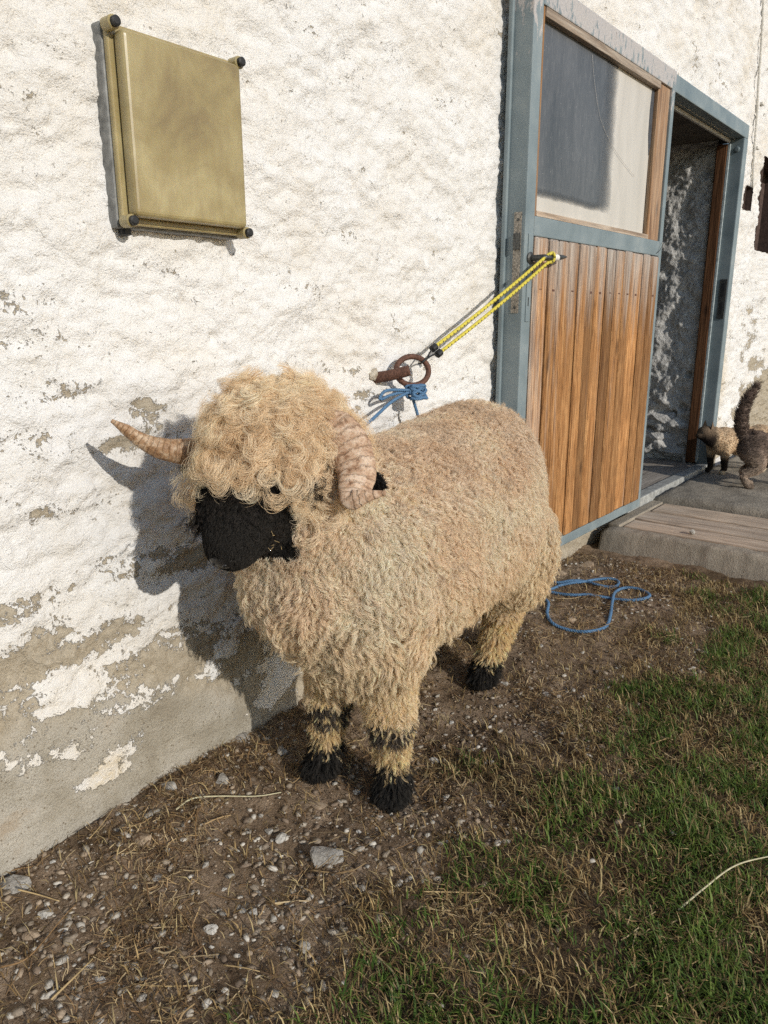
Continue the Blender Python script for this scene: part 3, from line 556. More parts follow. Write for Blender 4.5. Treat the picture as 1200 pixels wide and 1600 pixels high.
def gravel(n, seed):
    r = np.random.default_rng(seed); x = r.uniform(.2, 3.3, n); y = r.uniform(-1.1, -.01, n)
    k = r.random(n) < np.clip(.35 + .9 * fbm(P3(x * 3, y * 3), 3, 150) + .3 * (x < 1.3), .05, 1) * np.where(grass_d(x, y) > .55, .08, 1); x, y = x[k], y[k]; V, T, C, off = [], [], [], 0
    pal = np.array([[.46, .40, .32], [.32, .26, .195], [.62, .57, .49], [.24, .18, .13], [.40, .31, .22]])
    s = .0016 + .0115 * r.random(len(x)) ** 3.6
    for i in range(len(x)):
        v, f = rocks[r.integers(0, 6)]; a = r.uniform(0, 6.28); ca, sa = math.cos(a), math.sin(a); sc = s[i] * np.array([r.uniform(.9, 1.5), r.uniform(.55, 1), r.uniform(.3, .7)])
        q = v * sc; V.append(np.stack([q[:, 0] * ca - q[:, 1] * sa + x[i], q[:, 0] * sa + q[:, 1] * ca + y[i], q[:, 2]], 1)); T.append(f + off); off += len(v)
        C.append(np.tile(pal[r.integers(0, 5)] * r.uniform(.6, 1.1), (len(v), 1)))
    z = np.repeat(ground_h(x, y) + s * .25, len(rocks[0][0])); V = np.vstack(V); V[:, 2] += z
    me = big_mesh(V, None, np.vstack(T)); vcol(me, 'tint', np.vstack(C)); return me
def crumbs(n, seed):
    """crumbled earth: tiny clods in the colour of the soil"""
    r = np.random.default_rng(seed); x = r.uniform(.2, 3.4, n); y = r.uniform(-1.25, -.012, n); k = r.random(n) < np.clip(.55 + .9 * fbm(P3(x * 5, y * 5), 3, 155), .1, 1) * np.where(grass_d(x, y) > .7, .25, 1) * ~((x > 3.28)); x, y = x[k], y[k]; n = len(x)
    v, f = rocks[1]; a = r.uniform(0, 6.28, n); ca, sa = np.cos(a), np.sin(a); s = (.0012 + .0042 * r.random(n) ** 2.5)[:, None] * np.stack([r.uniform(.8, 1.5, n), r.uniform(.6, 1.1, n), r.uniform(.5, 1., n)], 1)
    q = v[None] * s[:, None]; V = np.stack([q[..., 0] * ca[:, None] - q[..., 1] * sa[:, None] + x[:, None], q[..., 0] * sa[:, None] + q[..., 1] * ca[:, None] + y[:, None], q[..., 2] + (ground_h(x, y) + s[:, 2] * .3)[:, None]], 2).reshape(-1, 3)
    T = (np.arange(n)[:, None, None] * len(v) + f[None]).reshape(-1, 3); c = np.array([[.22, .155, .10], [.14, .096, .06], [.32, .24, .165], [.09, .06, .038]])[r.integers(0, 4, n)] * r.uniform(.7, 1.2, (n, 1))
    me = big_mesh(V, None, T); vcol(me, 'tint', np.repeat(c, len(v), 0)); return me
def mat_gravel():
    t = NT('gravel_stone'); c = t.coord(); n = t.noise(c, 180, 4, .6); col = t.mix(t.ramp(n, [(.3, .5), (.55, 0.)]), t.attr('tint', 'Color'), (.10, .08, .06)); return t.fin(col, .9, t.bump(n, .5, .003), spec=.15)
tag(link('gravel', gravel(24000, 12), mat_gravel()), 'fine pale gravel scattered through the dirt along the wall', 'gravel', kind='stuff')
tag(link('soil_crumbs', crumbs(38000, 13), mat_vcol('soil_crumb', rough=.95, spec=.05)), 'crumbled brown earth loose on the dirt strip', 'soil', kind='stuff')
def mat_rock(name, a, b):
    t = NT(name); c = t.coord(); n = t.noise(c, 40, 6, .65); n2 = t.noise(c, 200, 4, .6); col = t.ramp(n, [(.3, a), (.68, b)]); col = t.mix(t.ramp(n2, [(.3, .6), (.5, 0.)]), col, tuple(x * .45 for x in a))
    return t.fin(col, .92, t.bump(t.math('ADD', n, n2), .6, .006), spec=.12)
M_RG = mat_rock('grey_rock', (.26, .235, .20), (.50, .47, .42)); M_RW = mat_rock('pale_rock', (.42, .39, .34), (.64, .61, .55)); M_RT = mat_rock('tan_rock', (.24, .17, .11), (.40, .31, .22))
def stone(px, py, w, h, mat, label, group='stones lying in the dirt', flat=.55, seed=0):
    p = GP(px, py); dd = (p - CP) @ CF; rx = w / FPX * dd / 2; ry = rx * h
    v, f = rock_unit(2, 300 + seed, .28); v = v * np.array([rx, ry, rx * flat]); a = math.atan2(CR[1], CR[0]) + (seed * 1.7 % .8 - .4); ca, sa = math.cos(a), math.sin(a)
    v = np.stack([v[:, 0] * ca - v[:, 1] * sa, v[:, 0] * sa + v[:, 1] * ca, v[:, 2]], 1)
    me = mesh_from(v, f); o = link('stone', me, mat, smooth=False); o.location = (p[0], min(p[1], -rx * .6), gz(p[0], p[1]) + rx * flat * .22)
    return tag(o, label, 'stone', group)
SM = 'small pale pebble lying loose in the brown dirt'
stones = [(367, 1151, 34, 1.0, M_RG, 'grey stone against the foot of the wall beside the sheep'), (347, 1221, 34, .8, M_RG, 'flat grey stone in the straw below the cracked plaster'),
 (263, 1229, 30, .8, M_RG, 'grey stone close to the wall foot among brown straw'), (235, 1275, 26, 1.0, M_RG, 'rough grey stone above the flat brown rock'),
 (223, 1312, 48, .8, M_RT, 'flat brown rock bedded in the dirt near the wall'), (75, 1430, 32, .9, M_RW, 'pale angular stone near the left edge of the dirt'),
 (332, 1453, 30, .8, M_RW, 'pale stone alone beside a dark hollow in the dirt'), (245, 1372, 22, 1.1, M_RG, 'upright grey stone in the middle of the gravel'),
 (397, 1426, 20, .8, M_RW, 'right of two white stones lying side by side'), (381, 1424, 18, .9, M_RW, 'left of two white stones lying side by side'),
 (507, 1342, 74, .8, M_RG, 'large grey rock half buried in front of the hooves'), (490, 1262, 42, .7, M_RT, 'flat earthy rock between the two front hooves'),
 (477, 1482, 28, 1.0, M_RG, 'grey stone at the edge of the grass'), (25, 1385, 58, .8, M_RG, 'long pale grey rock at the left edge under the wall'),
 (155, 1532, 22, .6, M_RG, 'flat grey leaf-shaped stone near the lower left corner'), (440, 1312, 26, .9, M_RW, 'white crumbly stone left of the large grey rock'),
 (442, 1175, 24, 1.0, M_RG, 'grey stone right beside the dark shadow of the front leg'), (50, 1462, 34, .8, M_RT, 'tan stone at the left edge below the pale angular one'),
 (678, 1190, 26, .7, M_RW, 'smooth pale stone right of the near front hoof'), (892, 971, 22, .9, M_RT, 'brown stone inside the loop of blue rope'),
 (877, 898, 24, .8, M_RT, 'brown stone behind the blue rope under the door'), (962, 1234, 18, .7, M_RW, 'pale flat stone lying on the grass'),
 (915, 884, 30, .8, M_RT, 'earthy rubble stone at the corner of the concrete step'), (854, 1086, 18, .9, M_RG, 'grey stone right of the hind hoof at the turf edge'), (768, 1192, 16, .7, M_RW, 'pale chip in the dead grass between the legs')]
small = [(199, 1505, 15), (420, 1300, 17), (82, 1347, 12), (212, 1386, 13), (302, 1395, 12), (315, 1177, 18), (225, 1531, 16), (791, 1069, 15), (558, 1238, 15), (594, 1275, 13), (300, 1242, 11), (420, 1180, 12), (260, 1330, 11), (185, 1272, 12), (370, 1330, 12), (330, 1480, 10), (180, 1480, 11),
         (250, 1500, 11), (140, 1400, 11), (450, 1412, 11), (530, 1255, 12), (700, 1205, 10), (735, 1150, 11), (705, 1130, 12), (845, 1010, 10), (910, 1020, 10), (1040, 985, 9), (560, 1300, 12), (410, 1378, 13), (350, 1390, 11), (440, 1450, 12), (120, 1560, 14), (60, 1520, 12), (290, 1580, 13)]
for k, s in enumerate(stones): stone(*s, seed=k, flat=.35 if s[2] > 40 else .55)
for k, (px, py, w) in enumerate(small): stone(px, py, w, .85, (M_RW, M_RG)[k % 3 == 1], SM, 'loose pebbles in the dirt', .6, 50 + k)
def stalk(pxs, r, mat, label, lift=.006):
    P = [GP(px, py, lift + lf) for px, py, lf in pxs]; P = resample(catmull(P, 40), .008); o = tube('straw_stalk', P, np.linspace(r, r * .55, len(P)), mat, None, 6)
    return tag(o, label, 'straw', 'long straw stalks on the ground')
M_ST = mat_plain('straw_gold', (.46, .33, .16), .55, 0, 90, .3, .1); M_STP = mat_plain('straw_pale', (.52, .47, .30), .55, 0, 90, .25, .1); M_STB = mat_plain('straw_brown', (.27, .16, .07), .6, 0, 90, .3, .1)
stalk([(1060, 1422, 0), (1100, 1388, .02), (1150, 1352, .03), (1215, 1335, .02)], .0022, M_STP, 'long pale stalk arching across the grass at the right edge')
stalk([(80, 1562, 0), (118, 1525, .003), (158, 1485, 0)], .0022, M_ST, 'golden stalk lying diagonally in the lower left dirt')
stalk([(205, 1538, 0), (255, 1541, 0), (308, 1540, 0)], .0018, M_ST, 'straight golden stalk lying level below the pebbles')
stalk([(275, 1265, 0), (300, 1248, .006), (340, 1244, .006), (400, 1244, .004), (440, 1238, 0)], .0022, M_STP, 'pale bent stalk in the straw under the sheep head')
stalk([(140, 1310, .03), (160, 1287, .02), (178, 1262, 0)], .0014, M_ST, 'thin stalk leaning up against the wall foot')
stalk([(305, 1318, 0), (306, 1285, .004), (308, 1250, 0)], .0013, M_STB, 'brown stalk standing straight up the dirt slope')
stalk([(412, 1400, 0), (440, 1412, 0), (470, 1370, .004), (484, 1352, 0)], .0015, M_ST, 'kinked stalk left of the large half buried rock')
stalk([(660, 1393, 0), (710, 1394, .004), (762, 1395, 0)], .0016, M_ST, 'golden stalk lying level at the turf edge')
stalk([(0, 1512, 0), (45, 1495, .004), (100, 1432, .004), (120, 1412, 0)], .0016, M_STB, 'long brown stalk curving from the left edge')
stalk([(350, 1508, 0), (380, 1512, .003), (406, 1518, 0)], .0015, M_ST, 'short golden stalk beside the grass in the lower middle')
stalk([(28, 1390, .01), (60, 1398, .006), (93, 1408, 0)], .0018, M_ST, 'stout golden stalk beside the long pale rock')
stalk([(985, 992, 0), (1005, 985, .004), (1025, 968, 0), (1032, 955, 0)], .0015, M_STB, 'brown curved twig right of the blue rope')

# ================================================================== DOORSTEP
ds = empty('doorstep', (4.2, -.6, 0), 'concrete doorstep with three grey planks let in before the barn doorway', 'step')
def rough_slab(name, xs, ys, z0, z1, mat, seed, amp=.004, edge=.008, slant=0.0):
    """closed slab with a slightly uneven top and crumbled edges"""
    X, Y, Q = grid(xs, ys); nx = len(xs); ny = len(ys)
    zt = z1 + amp * fbm(P3(X * 6, Y * 6), 3, seed) + amp * .5 * fbm(P3(X * 25, Y * 25), 2, seed + 1)
    ed = np.minimum(np.minimum(X - xs[0], xs[-1] - X), np.minimum(Y - ys[0], ys[-1] - Y)); zt -= edge * np.exp(-ed / .008) * (1 + .8 * fbm(P3(X * 20, Y * 20), 2, seed + 2))
    jx = .006 * fbm(P3(Y * 2 + 3, Y * 0 + .37), 3, seed + 3); Xw = X + np.where(np.isclose(X, xs[0]) | np.isclose(X, xs[-1]), jx, 0)
    top = np.stack([Xw, Y, zt], 1); bot = np.stack([Xw - np.where(np.isclose(X, xs[0]), slant, 0), Y, np.full_like(X, z0)], 1); n = len(X); F = [Q]
    def side(idx): i = np.array(idx[:-1]); j = np.array(idx[1:]); return np.stack([i, i + n, j + n, j], 1)
    b = np.arange(nx); F += [side(b), side((ny - 1) * nx + b[::-1]), side((np.arange(ny) * nx)[::-1]), side(np.arange(ny) * nx + nx - 1)]
    return link(name, big_mesh(np.vstack([top, bot]), np.vstack(F)), mat, ds)
kb = rough_slab('kerb', np.append(seg(3.425, 3.528, .012), 3.528), np.append(seg(-1.75, -.06, .012), -.06), -.06, .104, M_CONC, 160, .006, .018, slant=.05)
pe = [3.534, 3.70, 3.905, 4.115]
for k in range(3): box('plank', (pe[k] + .005, pe[k + 1] - .005, -1.72, -.125 + (.0, .01, -.006)[k], .062, .100 + .003 * k), M_PLANK, ds, .005, 2)
box('end_strip', (3.50, 4.12, -.118, -.0605, .05, .112), M_CONC, ds, .006)
rough_slab('slab', np.append(seg(4.135, 6.6, .022), 6.6), np.append(seg(-1.75, -.062, .025), -.062), -.06, .140, M_SLAB, 170, .008, .026)
pb = link('pebble', mesh_from(*[(rock_unit(1, 400)[0] * np.array([.022, .018, .016])), rock_unit(1, 400)[1]]), M_RG); pp = at_z(1082, 833, .108); pb.location = (pp[0], pp[1], .112); tag(pb, 'small dark stone lying on the grey planks of the step', 'stone')

# ================================================================== THINGS ON THE WALL
jb = empty('junction_box', (1.06, 0, 1.48), 'yellowed plastic electrical box with black corner screws on the white wall', 'electrical box')
def mat_lid():
    t = NT('yellowed_plastic'); c = t.coord(); n = t.noise(c, 6, 5, .6, .6); n2 = t.noise(t.coord(scale=(1, 1, .3)), 60, 4, .6)
    col = t.ramp(n, [(.3, (.20, .145, .065)), (.47, (.31, .245, .11)), (.68, (.42, .35, .18))]); col = t.mix(t.ramp(n2, [(.3, .35), (.55, 0.)]), col, (.24, .175, .085))
    return t.fin(col, .38, t.bump(t.math('ADD', n2, n), .12, .003), .45, 0., **{'Subsurface Weight': .25, 'Subsurface Radius': (.02, .012, .004), 'Coat Weight': .15, 'Coat Roughness': .25})
M_LID = mat_lid()
bx0, bx1, bz0, bz1 = .905, 1.225, 1.297, 1.672
box('base', (bx0, bx1, -.030, .004, bz0, bz1), mat_plain('grey_box_base', (.22, .22, .21), .6, 0, 60, .4, .2), jb, .006)
box('lid_rim', (bx0 + .004, bx1 - .004, -.044, -.0305, bz0 + .006, bz1 - .004), M_LID, jb, .005, 3)
box('lid', (bx0 + .016, bx1 - .012, -.078, -.0445, bz0 + .020, bz1 - .018), M_LID, jb, .014, 5)
for x, z in ((bx0 + .008, bz1 - .010), (bx1 - .006, bz1 - .010), (bx0 + .012, bz0 + .012), (bx1 - .006, bz0 + .012)):
    lg = lathe('screw_boss', [(.013, 0), (.013, .026), (.011, .028)], (x, -.040, z), (0, -1, 0), M_LID, jb, 16); lathe('screw', [(.0095, 0), (.0095, .008), (.006, .010)], (x, -.0685, z), (0, -1, 0), M_BLACK, lg, 14)
lathe('cable_plug', [(.012, 0), (.012, .012), (.007, .014)], (bx0 + .025, -.018, bz0 + .001), (0, 0, -1), M_BLACK, jb, 12)

RC = np.array([1.862, -.062, .957])
pgo = empty('wall_peg', (1.78, -.03, .945), 'rusty iron peg driven into the white wall through the ring', 'peg')
tube('shaft', catmull([(1.755, .015, .938), (1.770, -.03, .945), (1.795, -.075, .957), (1.806, -.093, .963)], 16), np.interp(np.linspace(0, 1, 16), [0, .6, 1], [.017, .0165, .0155]), M_IRON, pgo, 12)
V, F = rock_unit(2, 410, .4); link('mortar_lump', mesh_from(V * np.array([.026, .018, .024]) + np.array([1.745, -.006, .95]), F), mat_rock('mortar', (.36, .30, .22), (.62, .56, .46)), pgo)
th = np.linspace(0, 2 * np.pi, 49); e1 = CR * .96 + np.array([0, -.1, 0]); e1 = np.array([.94, -.32, .02]); e1 /= np.linalg.norm(e1); e2 = np.array([.10, .18, .97]); e2 -= e1 * (e1 @ e2); e2 /= np.linalg.norm(e2)
ringp = RC + .060 * np.cos(th)[:, None] * e1 + .044 * np.sin(th)[:, None] * e2
V, F = tube_vf(ringp, .0088, 10, cap=False); ro = link('iron_ring', mesh_from(V, F), M_IRON, None, True); tag(ro, 'rusty oval iron tether ring hanging on the wall peg', 'ring')
# ---- bungee: doubled elastic cord from the ring round the lever handle
bu = empty('bungee_cord', (2.2, -.12, 1.13), 'yellow and black elastic cord pulled from the wall ring to the door handle', 'elastic cord')
def mat_bungee():
    t = NT('yellow_black_braid'); t.fin(t.attr('tint', 'Color'), .6, None, .3); return t.m
M_BUN = mat_bungee()
rtop = RC + .060 * np.cos(.75) * e1 + .044 * np.sin(.75) * e2
def braid(name, P, r):
    P = resample(P, .0022); seg_ = 10; V, F = tube_vf(P, r, seg_); me = mesh_from(V, F); i = np.repeat(np.arange(len(P)), seg_); j = np.tile(np.arange(seg_), len(P))
    dark = ((i // 2 + j // 2) % 4 == 0) & (j % 5 < 3); C = np.where(dark[:, None], np.array([.03, .03, .015]), np.array([.62, .52, .07])); vcol(me, 'tint', C)
    return link(name, me, M_BUN, bu, True)
h1 = np.array([2.500, LF - .064, 1.330]); h2 = np.array([2.505, LF - .060, 1.303]); s1 = rtop + np.array([.045, -.012, .040]); s2 = rtop + np.array([.062, -.02, .022])
sag = lambda a, b, n=24: np.array([a + (b - a) * t - np.array([0, 0, .006 * math.sin(math.pi * t)]) for t in np.linspace(0, 1, n)])
braid('cord', sag(s1, h1), .0058); braid('cord', sag(s2, h2), .0058)
braid('loop', catmull([h1 - (h1 - s1) * .01, (2.512, LF - .072, 1.334), (2.520, LF - .076, 1.320), (2.516, LF - .070, 1.305), h2], 16), .0058)
for s in (s1, s2):
    dv = (h1 - s1) / np.linalg.norm(h1 - s1); f_ = lathe('end_knob', [(.0075, -.012), (.0115, -.010), (.0115, .008), (.0075, .012)], s - dv * .004, dv, M_BLACK, bu, 12)
    tube('hook', catmull([s - dv * .012, s * .5 + rtop * .5 + np.array([0, -.004, .004]), rtop + np.array([-.004, -.014, .004]), rtop + np.array([-.016, -.004, -.008]), rtop + np.array([-.008, .012, -.010])], 20), .0028, M_BLACK, f_, 6)
# ---- blue tether knotted to the ring
def mat_rope(): 
    t = NT('blue_rope'); n = t.noise(t.coord(), 300, 3, .6); return t.fin(t.ramp(n, [(.3, (.045, .105, .20)), (.7, (.13, .25, .40))]), .7, t.bump(n, .3, .002), .25)
M_ROPE = mat_rope()
tr = empty('tether_rope', (1.8, -.07, .9), 'blue rope knotted to the iron ring and leading down behind the sheep', 'rope')
kc = RC + .046 * np.sin(-1.75) * e2 + .067 * np.cos(-1.75) * e1 + np.array([0, -.008, -.012])
rk = np.random.default_rng(5); knot = []
for k in range(46):
    a = k * .83; knot.append(kc + e1 * .026 * math.cos(a * 1.9) + np.array([0, -1, 0]) * (.012 + .014 * math.sin(a * 1.3)) + e2 * (.020 * math.sin(a) - .006))
link('knot', rope_me(resample(catmull(knot, 400), .004), .0048), M_ROPE, tr, True)
bight = [kc + np.array([-.01, -.01, 0]), at_y(606, 610, -.055), at_y(594, 620, -.045), at_y(596, 624, -.05), at_y(612, 617, -.06), kc]
link('bight', rope_me(resample(catmull(bight, 60), .004), .0048), M_ROPE, tr, True)
link('lead', rope_me(resample(catmull([kc, at_y(612, 628, -.085), at_y(575, 661, -.14), at_y(520, 700, -.22), at_y(505, 760, -.26)], 80), .004), .0048), M_ROPE, tr, True)
link('tail', rope_me(resample(catmull([kc + np.array([.02, 0, -.005]), at_y(645, 620, -.07), at_y(655, 660, -.08), at_y(660, 720, -.06), at_y(664, 800, -.03)], 80), .004), .0048), M_ROPE, tr, True)
# ---- slack blue rope on the ground
z = lambda l_: [GP(820 + a / 5.4545, 880 + b / 5.4545, .008 + c_) for a, b, c_ in l_]
loop = z([(60, 262, 0), (100, 268, 0), (150, 290, 0), (200, 340, 0), (190, 430, 0), (225, 500, 0), (300, 545, 0), (420, 578, 0), (540, 582, 0), (640, 565, 0), (700, 530, 0), (730, 440, 0), (745, 330, .006), (765, 255, 0), (830, 215, 0), (920, 210, 0), (1010, 235, 0), (1065, 275, 0), (1010, 303, 0), (900, 315, 0), (760, 305, 0), (650, 285, 0), (540, 268, 0), (400, 270, 0), (270, 255, 0),
          (160, 225, 0), (115, 195, 0), (140, 150, 0), (200, 150, 0), (290, 165, 0), (400, 148, .006), (520, 155, 0), (620, 185, 0), (720, 203, 0), (790, 190, 0), (790, 150, 0), (710, 130, 0), (600, 140, 0), (500, 158, .006), (400, 168, 0), (300, 190, 0), (220, 222, .006), (120, 212, 0), (40, 200, 0)])
rp = link('rope', rope_me(resample(catmull(loop, 700), .0055), .0062, .03), M_ROPE, None, True); tag(rp, 'slack loops of blue rope lying on the dirt behind the sheep', 'rope')

# ================================================================== HAIR
def add_hair(name, P, r0, r1, tint, mat, parent, dirt=None):
    K, m, _ = P.shape; hc = bpy.data.hair_curves.new(name); hc.add_curves([m] * K)
    off = np.array(parent.location if parent.parent is None else (0, 0, 0), float) * 0
    hc.position_data.foreach_set('vector', np.ascontiguousarray(P, np.float32).ravel())
    s = np.linspace(0, 1, m); r0 = np.broadcast_to(r0, (K,)); rad = r0[:, None] * (1 - s * (1 - r1))[None]
    a = hc.attributes.get('radius') or hc.attributes.new('radius', 'FLOAT', 'POINT'); a.data.foreach_set('value', rad.astype(np.float32).ravel())
    a = hc.attributes.new('tint', 'FLOAT_COLOR', 'CURVE'); c = np.ones((K, 4), np.float32); c[:, :3] = tint; a.data.foreach_set('color', c.ravel())
    hc.materials.append(mat); o = bpy.data.objects.new(name, hc); COL.objects.link(o)
    o.parent = parent; base = parent.location if parent.parent is None else parent.location + parent.parent.location; o.location = -Vector(base)
    return o
def mat_hair(name, tip=(1, 1, 1), diff=.62, trans=.22, spec_c=.5, rough=.35):
    t = NT(name); t.t.nodes.remove(t.b); hi = t.n('HairInfo'); col = t.attr('tint', 'Color')
    col = t.mix(t.ramp(hi.outputs['Intercept'], [(.35, 0.), (1., 1.)]), col, t.mix(1.0, col, tip, 'MULTIPLY'))
    d = t.n('BsdfDiffuse'); t.l(col, d.inputs['Color']); tr = t.n('BsdfTranslucent'); t.l(col, tr.inputs['Color'])
    h = t.n('BsdfHair', component='Reflection'); h.inputs['RoughnessU'].default_value = rough; h.inputs['RoughnessV'].default_value = .6
    t.l(t.mix(spec_c, col, (.8, .78, .74)), h.inputs['Color'])
    a = t.n('MixShader'); a.inputs[0].default_value = trans / (trans + diff); t.l(d.outputs[0], a.inputs[1]); t.l(tr.outputs[0], a.inputs[2])
    b = t.n('MixShader'); b.inputs[0].default_value = 1 - diff - trans; t.l(a.outputs[0], b.inputs[1]); t.l(h.outputs[0], b.inputs[2]); t.l(b.outputs[0], t.out.inputs['Surface'])
    return t.m
def unit(v): return v / (np.linalg.norm(v, axis=-1, keepdims=True) + 1e-9)
def locks(R, N, T, Ln, curl, turns, S, m, spread, r, b0=.15, bp=.8, clump=.65, wob=.25, lenj=.25, hand=None, flat=1.0, ph=None, cpow=.7):
    """clumped, curling locks: R roots, N normals, T comb direction -> (K*S, m, 3)"""
    K = len(R); s = np.linspace(0, 1, m); b = b0 + (1 - b0) * s ** bp
    D = unit(N[:, None] * (1 - b)[None, :, None] + T[:, None] * b[None, :, None])
    path = np.cumsum(D, 1) * (Ln / m)[:, None, None]; path -= path[:, :1]
    e1 = unit(np.cross(N, T)); e2 = unit(np.cross(T, e1))
    ph = r.uniform(0, 2 * np.pi, K) if ph is None else ph; hd = np.where(r.random(K) < .5, 1, -1) if hand is None else hand
    ja = r.uniform(0, 2 * np.pi, (K, S)); jr = spread * np.sqrt(r.random((K, S))); lj = 1 - lenj * r.random((K, S)); pj = r.normal(0, wob, (K, S)); cj = 1 + r.normal(0, .18, (K, S))
    ang = ph[:, None, None] + pj[..., None] + 2 * np.pi * (turns * hd)[:, None, None] * s[None, None]
    A = (curl[:, None] * cj)[..., None] * s[None, None] ** cpow
    off = (jr[..., None] * (1 - clump * s[None, None]))
    u1 = A * np.cos(ang) + off * np.cos(ja)[..., None]; u2 = A * np.sin(ang) * flat + off * np.sin(ja)[..., None] * .7
    T2 = unit(np.cross(e1, N))
    Pt = R[:, None, None] + path[:, None] * lj[..., None, None] + u1[..., None] * e1[:, None, None] + (A * np.sin(ang) * flat)[..., None] * e2[:, None, None] + (off * np.sin(ja)[..., None])[..., None] * T2[:, None, None]
    return Pt.reshape(K * S, m, 3)
def ringlets(R, N, T, Ln, turns, S, m, spread, r, hand, lift=.55, fan=.10, start=None):
    """locks that lie on the coat and coil up in its plane towards the tip"""
    K = len(R); s = np.linspace(0, 1, m); e1 = unit(np.cross(N, T)); th0 = r.normal(0, .5, K) if start is None else start
    tj = turns[:, None] * (1 + r.normal(0, fan, (K, S))); th = th0[:, None, None] + (hand[:, None] * tj)[..., None] * 2 * np.pi * s[None, None] ** 1.9 + .5 * np.sin(2 * np.pi * 1.3 * s)[None, None] * hand[:, None, None]
    up = np.broadcast_to(lift, (K,))[:, None, None] * ((1 - s) ** 1.2)[None, None] - .10 * s[None, None]; nj = r.normal(0, .10, (K, S))
    D = np.cos(th)[..., None] * T[:, None, None] + np.sin(th)[..., None] * e1[:, None, None] + (up + nj[..., None] + .22 * np.sin(th + 1.))[..., None] * N[:, None, None]
    P = np.cumsum(unit(D), 2) * (Ln[:, None] * (1 - .18 * r.random((K, S))) / m)[..., None, None]; P -= P[:, :, :1]
    ja = r.uniform(0, 2 * np.pi, (K, S)); jr = spread * np.sqrt(r.random((K, S))); f = (1 - .5 * s)[None, None, :, None]
    return (R[:, None, None] + P + f * (jr * np.cos(ja))[..., None, None] * e1[:, None, None] + f * (jr * np.sin(ja))[..., None, None] * (.5 * N + .8 * T)[:, None, None]).reshape(K * S, m, 3)
def sample_surface(V, T, FN, n, r, w=None):
    a = np.linalg.norm(np.cross(V[T[:, 1]] - V[T[:, 0]], V[T[:, 2]] - V[T[:, 0]]), axis=1) * .5
    if w is not None: a = a * w
    i = np.searchsorted(np.cumsum(a) / a.sum(), r.random(n)); i = np.minimum(i, len(T) - 1); u, v = r.random(n), r.random(n); f = u + v > 1; u[f], v[f] = 1 - u[f], 1 - v[f]
    t = T[i]; P = V[t[:, 0]] + u[:, None] * (V[t[:, 1]] - V[t[:, 0]]) + v[:, None] * (V[t[:, 2]] - V[t[:, 0]])
    N = FN[t[:, 0]] * (1 - u - v)[:, None] + FN[t[:, 1]] * u[:, None] + FN[t[:, 2]] * v[:, None]
    return P, unit(N)
def ellipsoid_vf(c, r, off, rot=None, sub=3):
    bm = bmesh.new(); bmesh.ops.create_icosphere(bm, subdivisions=sub, radius=1); V = np.array([v.co[:] for v in bm.verts]) * np.asarray(r); F = [tuple(off + v.index for v in f.verts) for f in bm.faces]; bm.free()
    if rot is not None: V = V @ np.asarray(rot).T
    return V + np.asarray(c), F
def loft_vf(st, off, seg_=24, p=2.3):
    """stations (centre, half-width vector, half-height vector)"""
    a = np.linspace(0, 2 * np.pi, seg_, endpoint=False); ca, sa = np.cos(a), np.sin(a); ca = np.sign(ca) * np.abs(ca) ** (2 / p); sa = np.sign(sa) * np.abs(sa) ** (2 / p)
    V = np.concatenate([np.asarray(c) + ca[:, None] * np.asarray(w) + sa[:, None] * np.asarray(h) for c, w, h in st]); F = []
    for i in range(len(st) - 1):
        for j in range(seg_): F.append((off + i * seg_ + j, off + i * seg_ + (j + 1) % seg_, off + (i + 1) * seg_ + (j + 1) % seg_, off + (i + 1) * seg_ + j))
    F.append(tuple(off + j for j in range(seg_))[::-1]); F.append(tuple(off + (len(st) - 1) * seg_ + j for j in range(seg_))); return V, F
class Blob:
    def __init__(s): s.V, s.F, s.n = [], [], 0
    def add(s, vf): v, f = vf; s.V.append(v); s.F += f; s.n += len(v)
    def ell(s, c, r, rot=None): s.add(ellipsoid_vf(c, r, s.n, rot))
    def tube(s, P, r, n=18, seg_=14): 
        Pc = catmull(P, n); t = np.linspace(0, 1, n); s.add(tube_vf(Pc, np.interp(t, np.linspace(0, 1, len(r)), r), seg_, s.n)); s.ell(Pc[0], (r[0],) * 3); s.ell(Pc[-1], (r[-1],) * 3)
    def remesh(s, vox, smooth=6):
        me = mesh_from(np.vstack(s.V), s.F); bm = bmesh.new(); bm.from_mesh(me); bmesh.ops.recalc_face_normals(bm, faces=bm.faces); bm.to_mesh(me); bm.free()
        o = bpy.data.objects.new('tmp', me); COL.objects.link(o); md = o.modifiers.new('r', 'REMESH'); md.mode = 'VOXEL'; md.voxel_size = vox; ms = o.modifiers.new('s', 'SMOOTH'); ms.iterations = smooth; ms.factor = .5
        dg = bpy.context.evaluated_depsgraph_get(); dg.update(); out = bpy.data.meshes.new_from_object(o.evaluated_get(dg)); bpy.data.objects.remove(o); bpy.data.meshes.remove(me); return out
def arrays(me):
    me.calc_loop_triangles(); V = np.empty(len(me.vertices) * 3, np.float32); me.vertices.foreach_get('co', V); V = V.reshape(-1, 3).astype(float)
    N = np.empty(len(me.vertices) * 3, np.float32); me.vertices.foreach_get('normal', N); T = np.empty(len(me.loop_triangles) * 3, np.int32); me.loop_triangles.foreach_get('vertices', T)
    return V, T.reshape(-1, 3), N.reshape(-1, 3).astype(float)

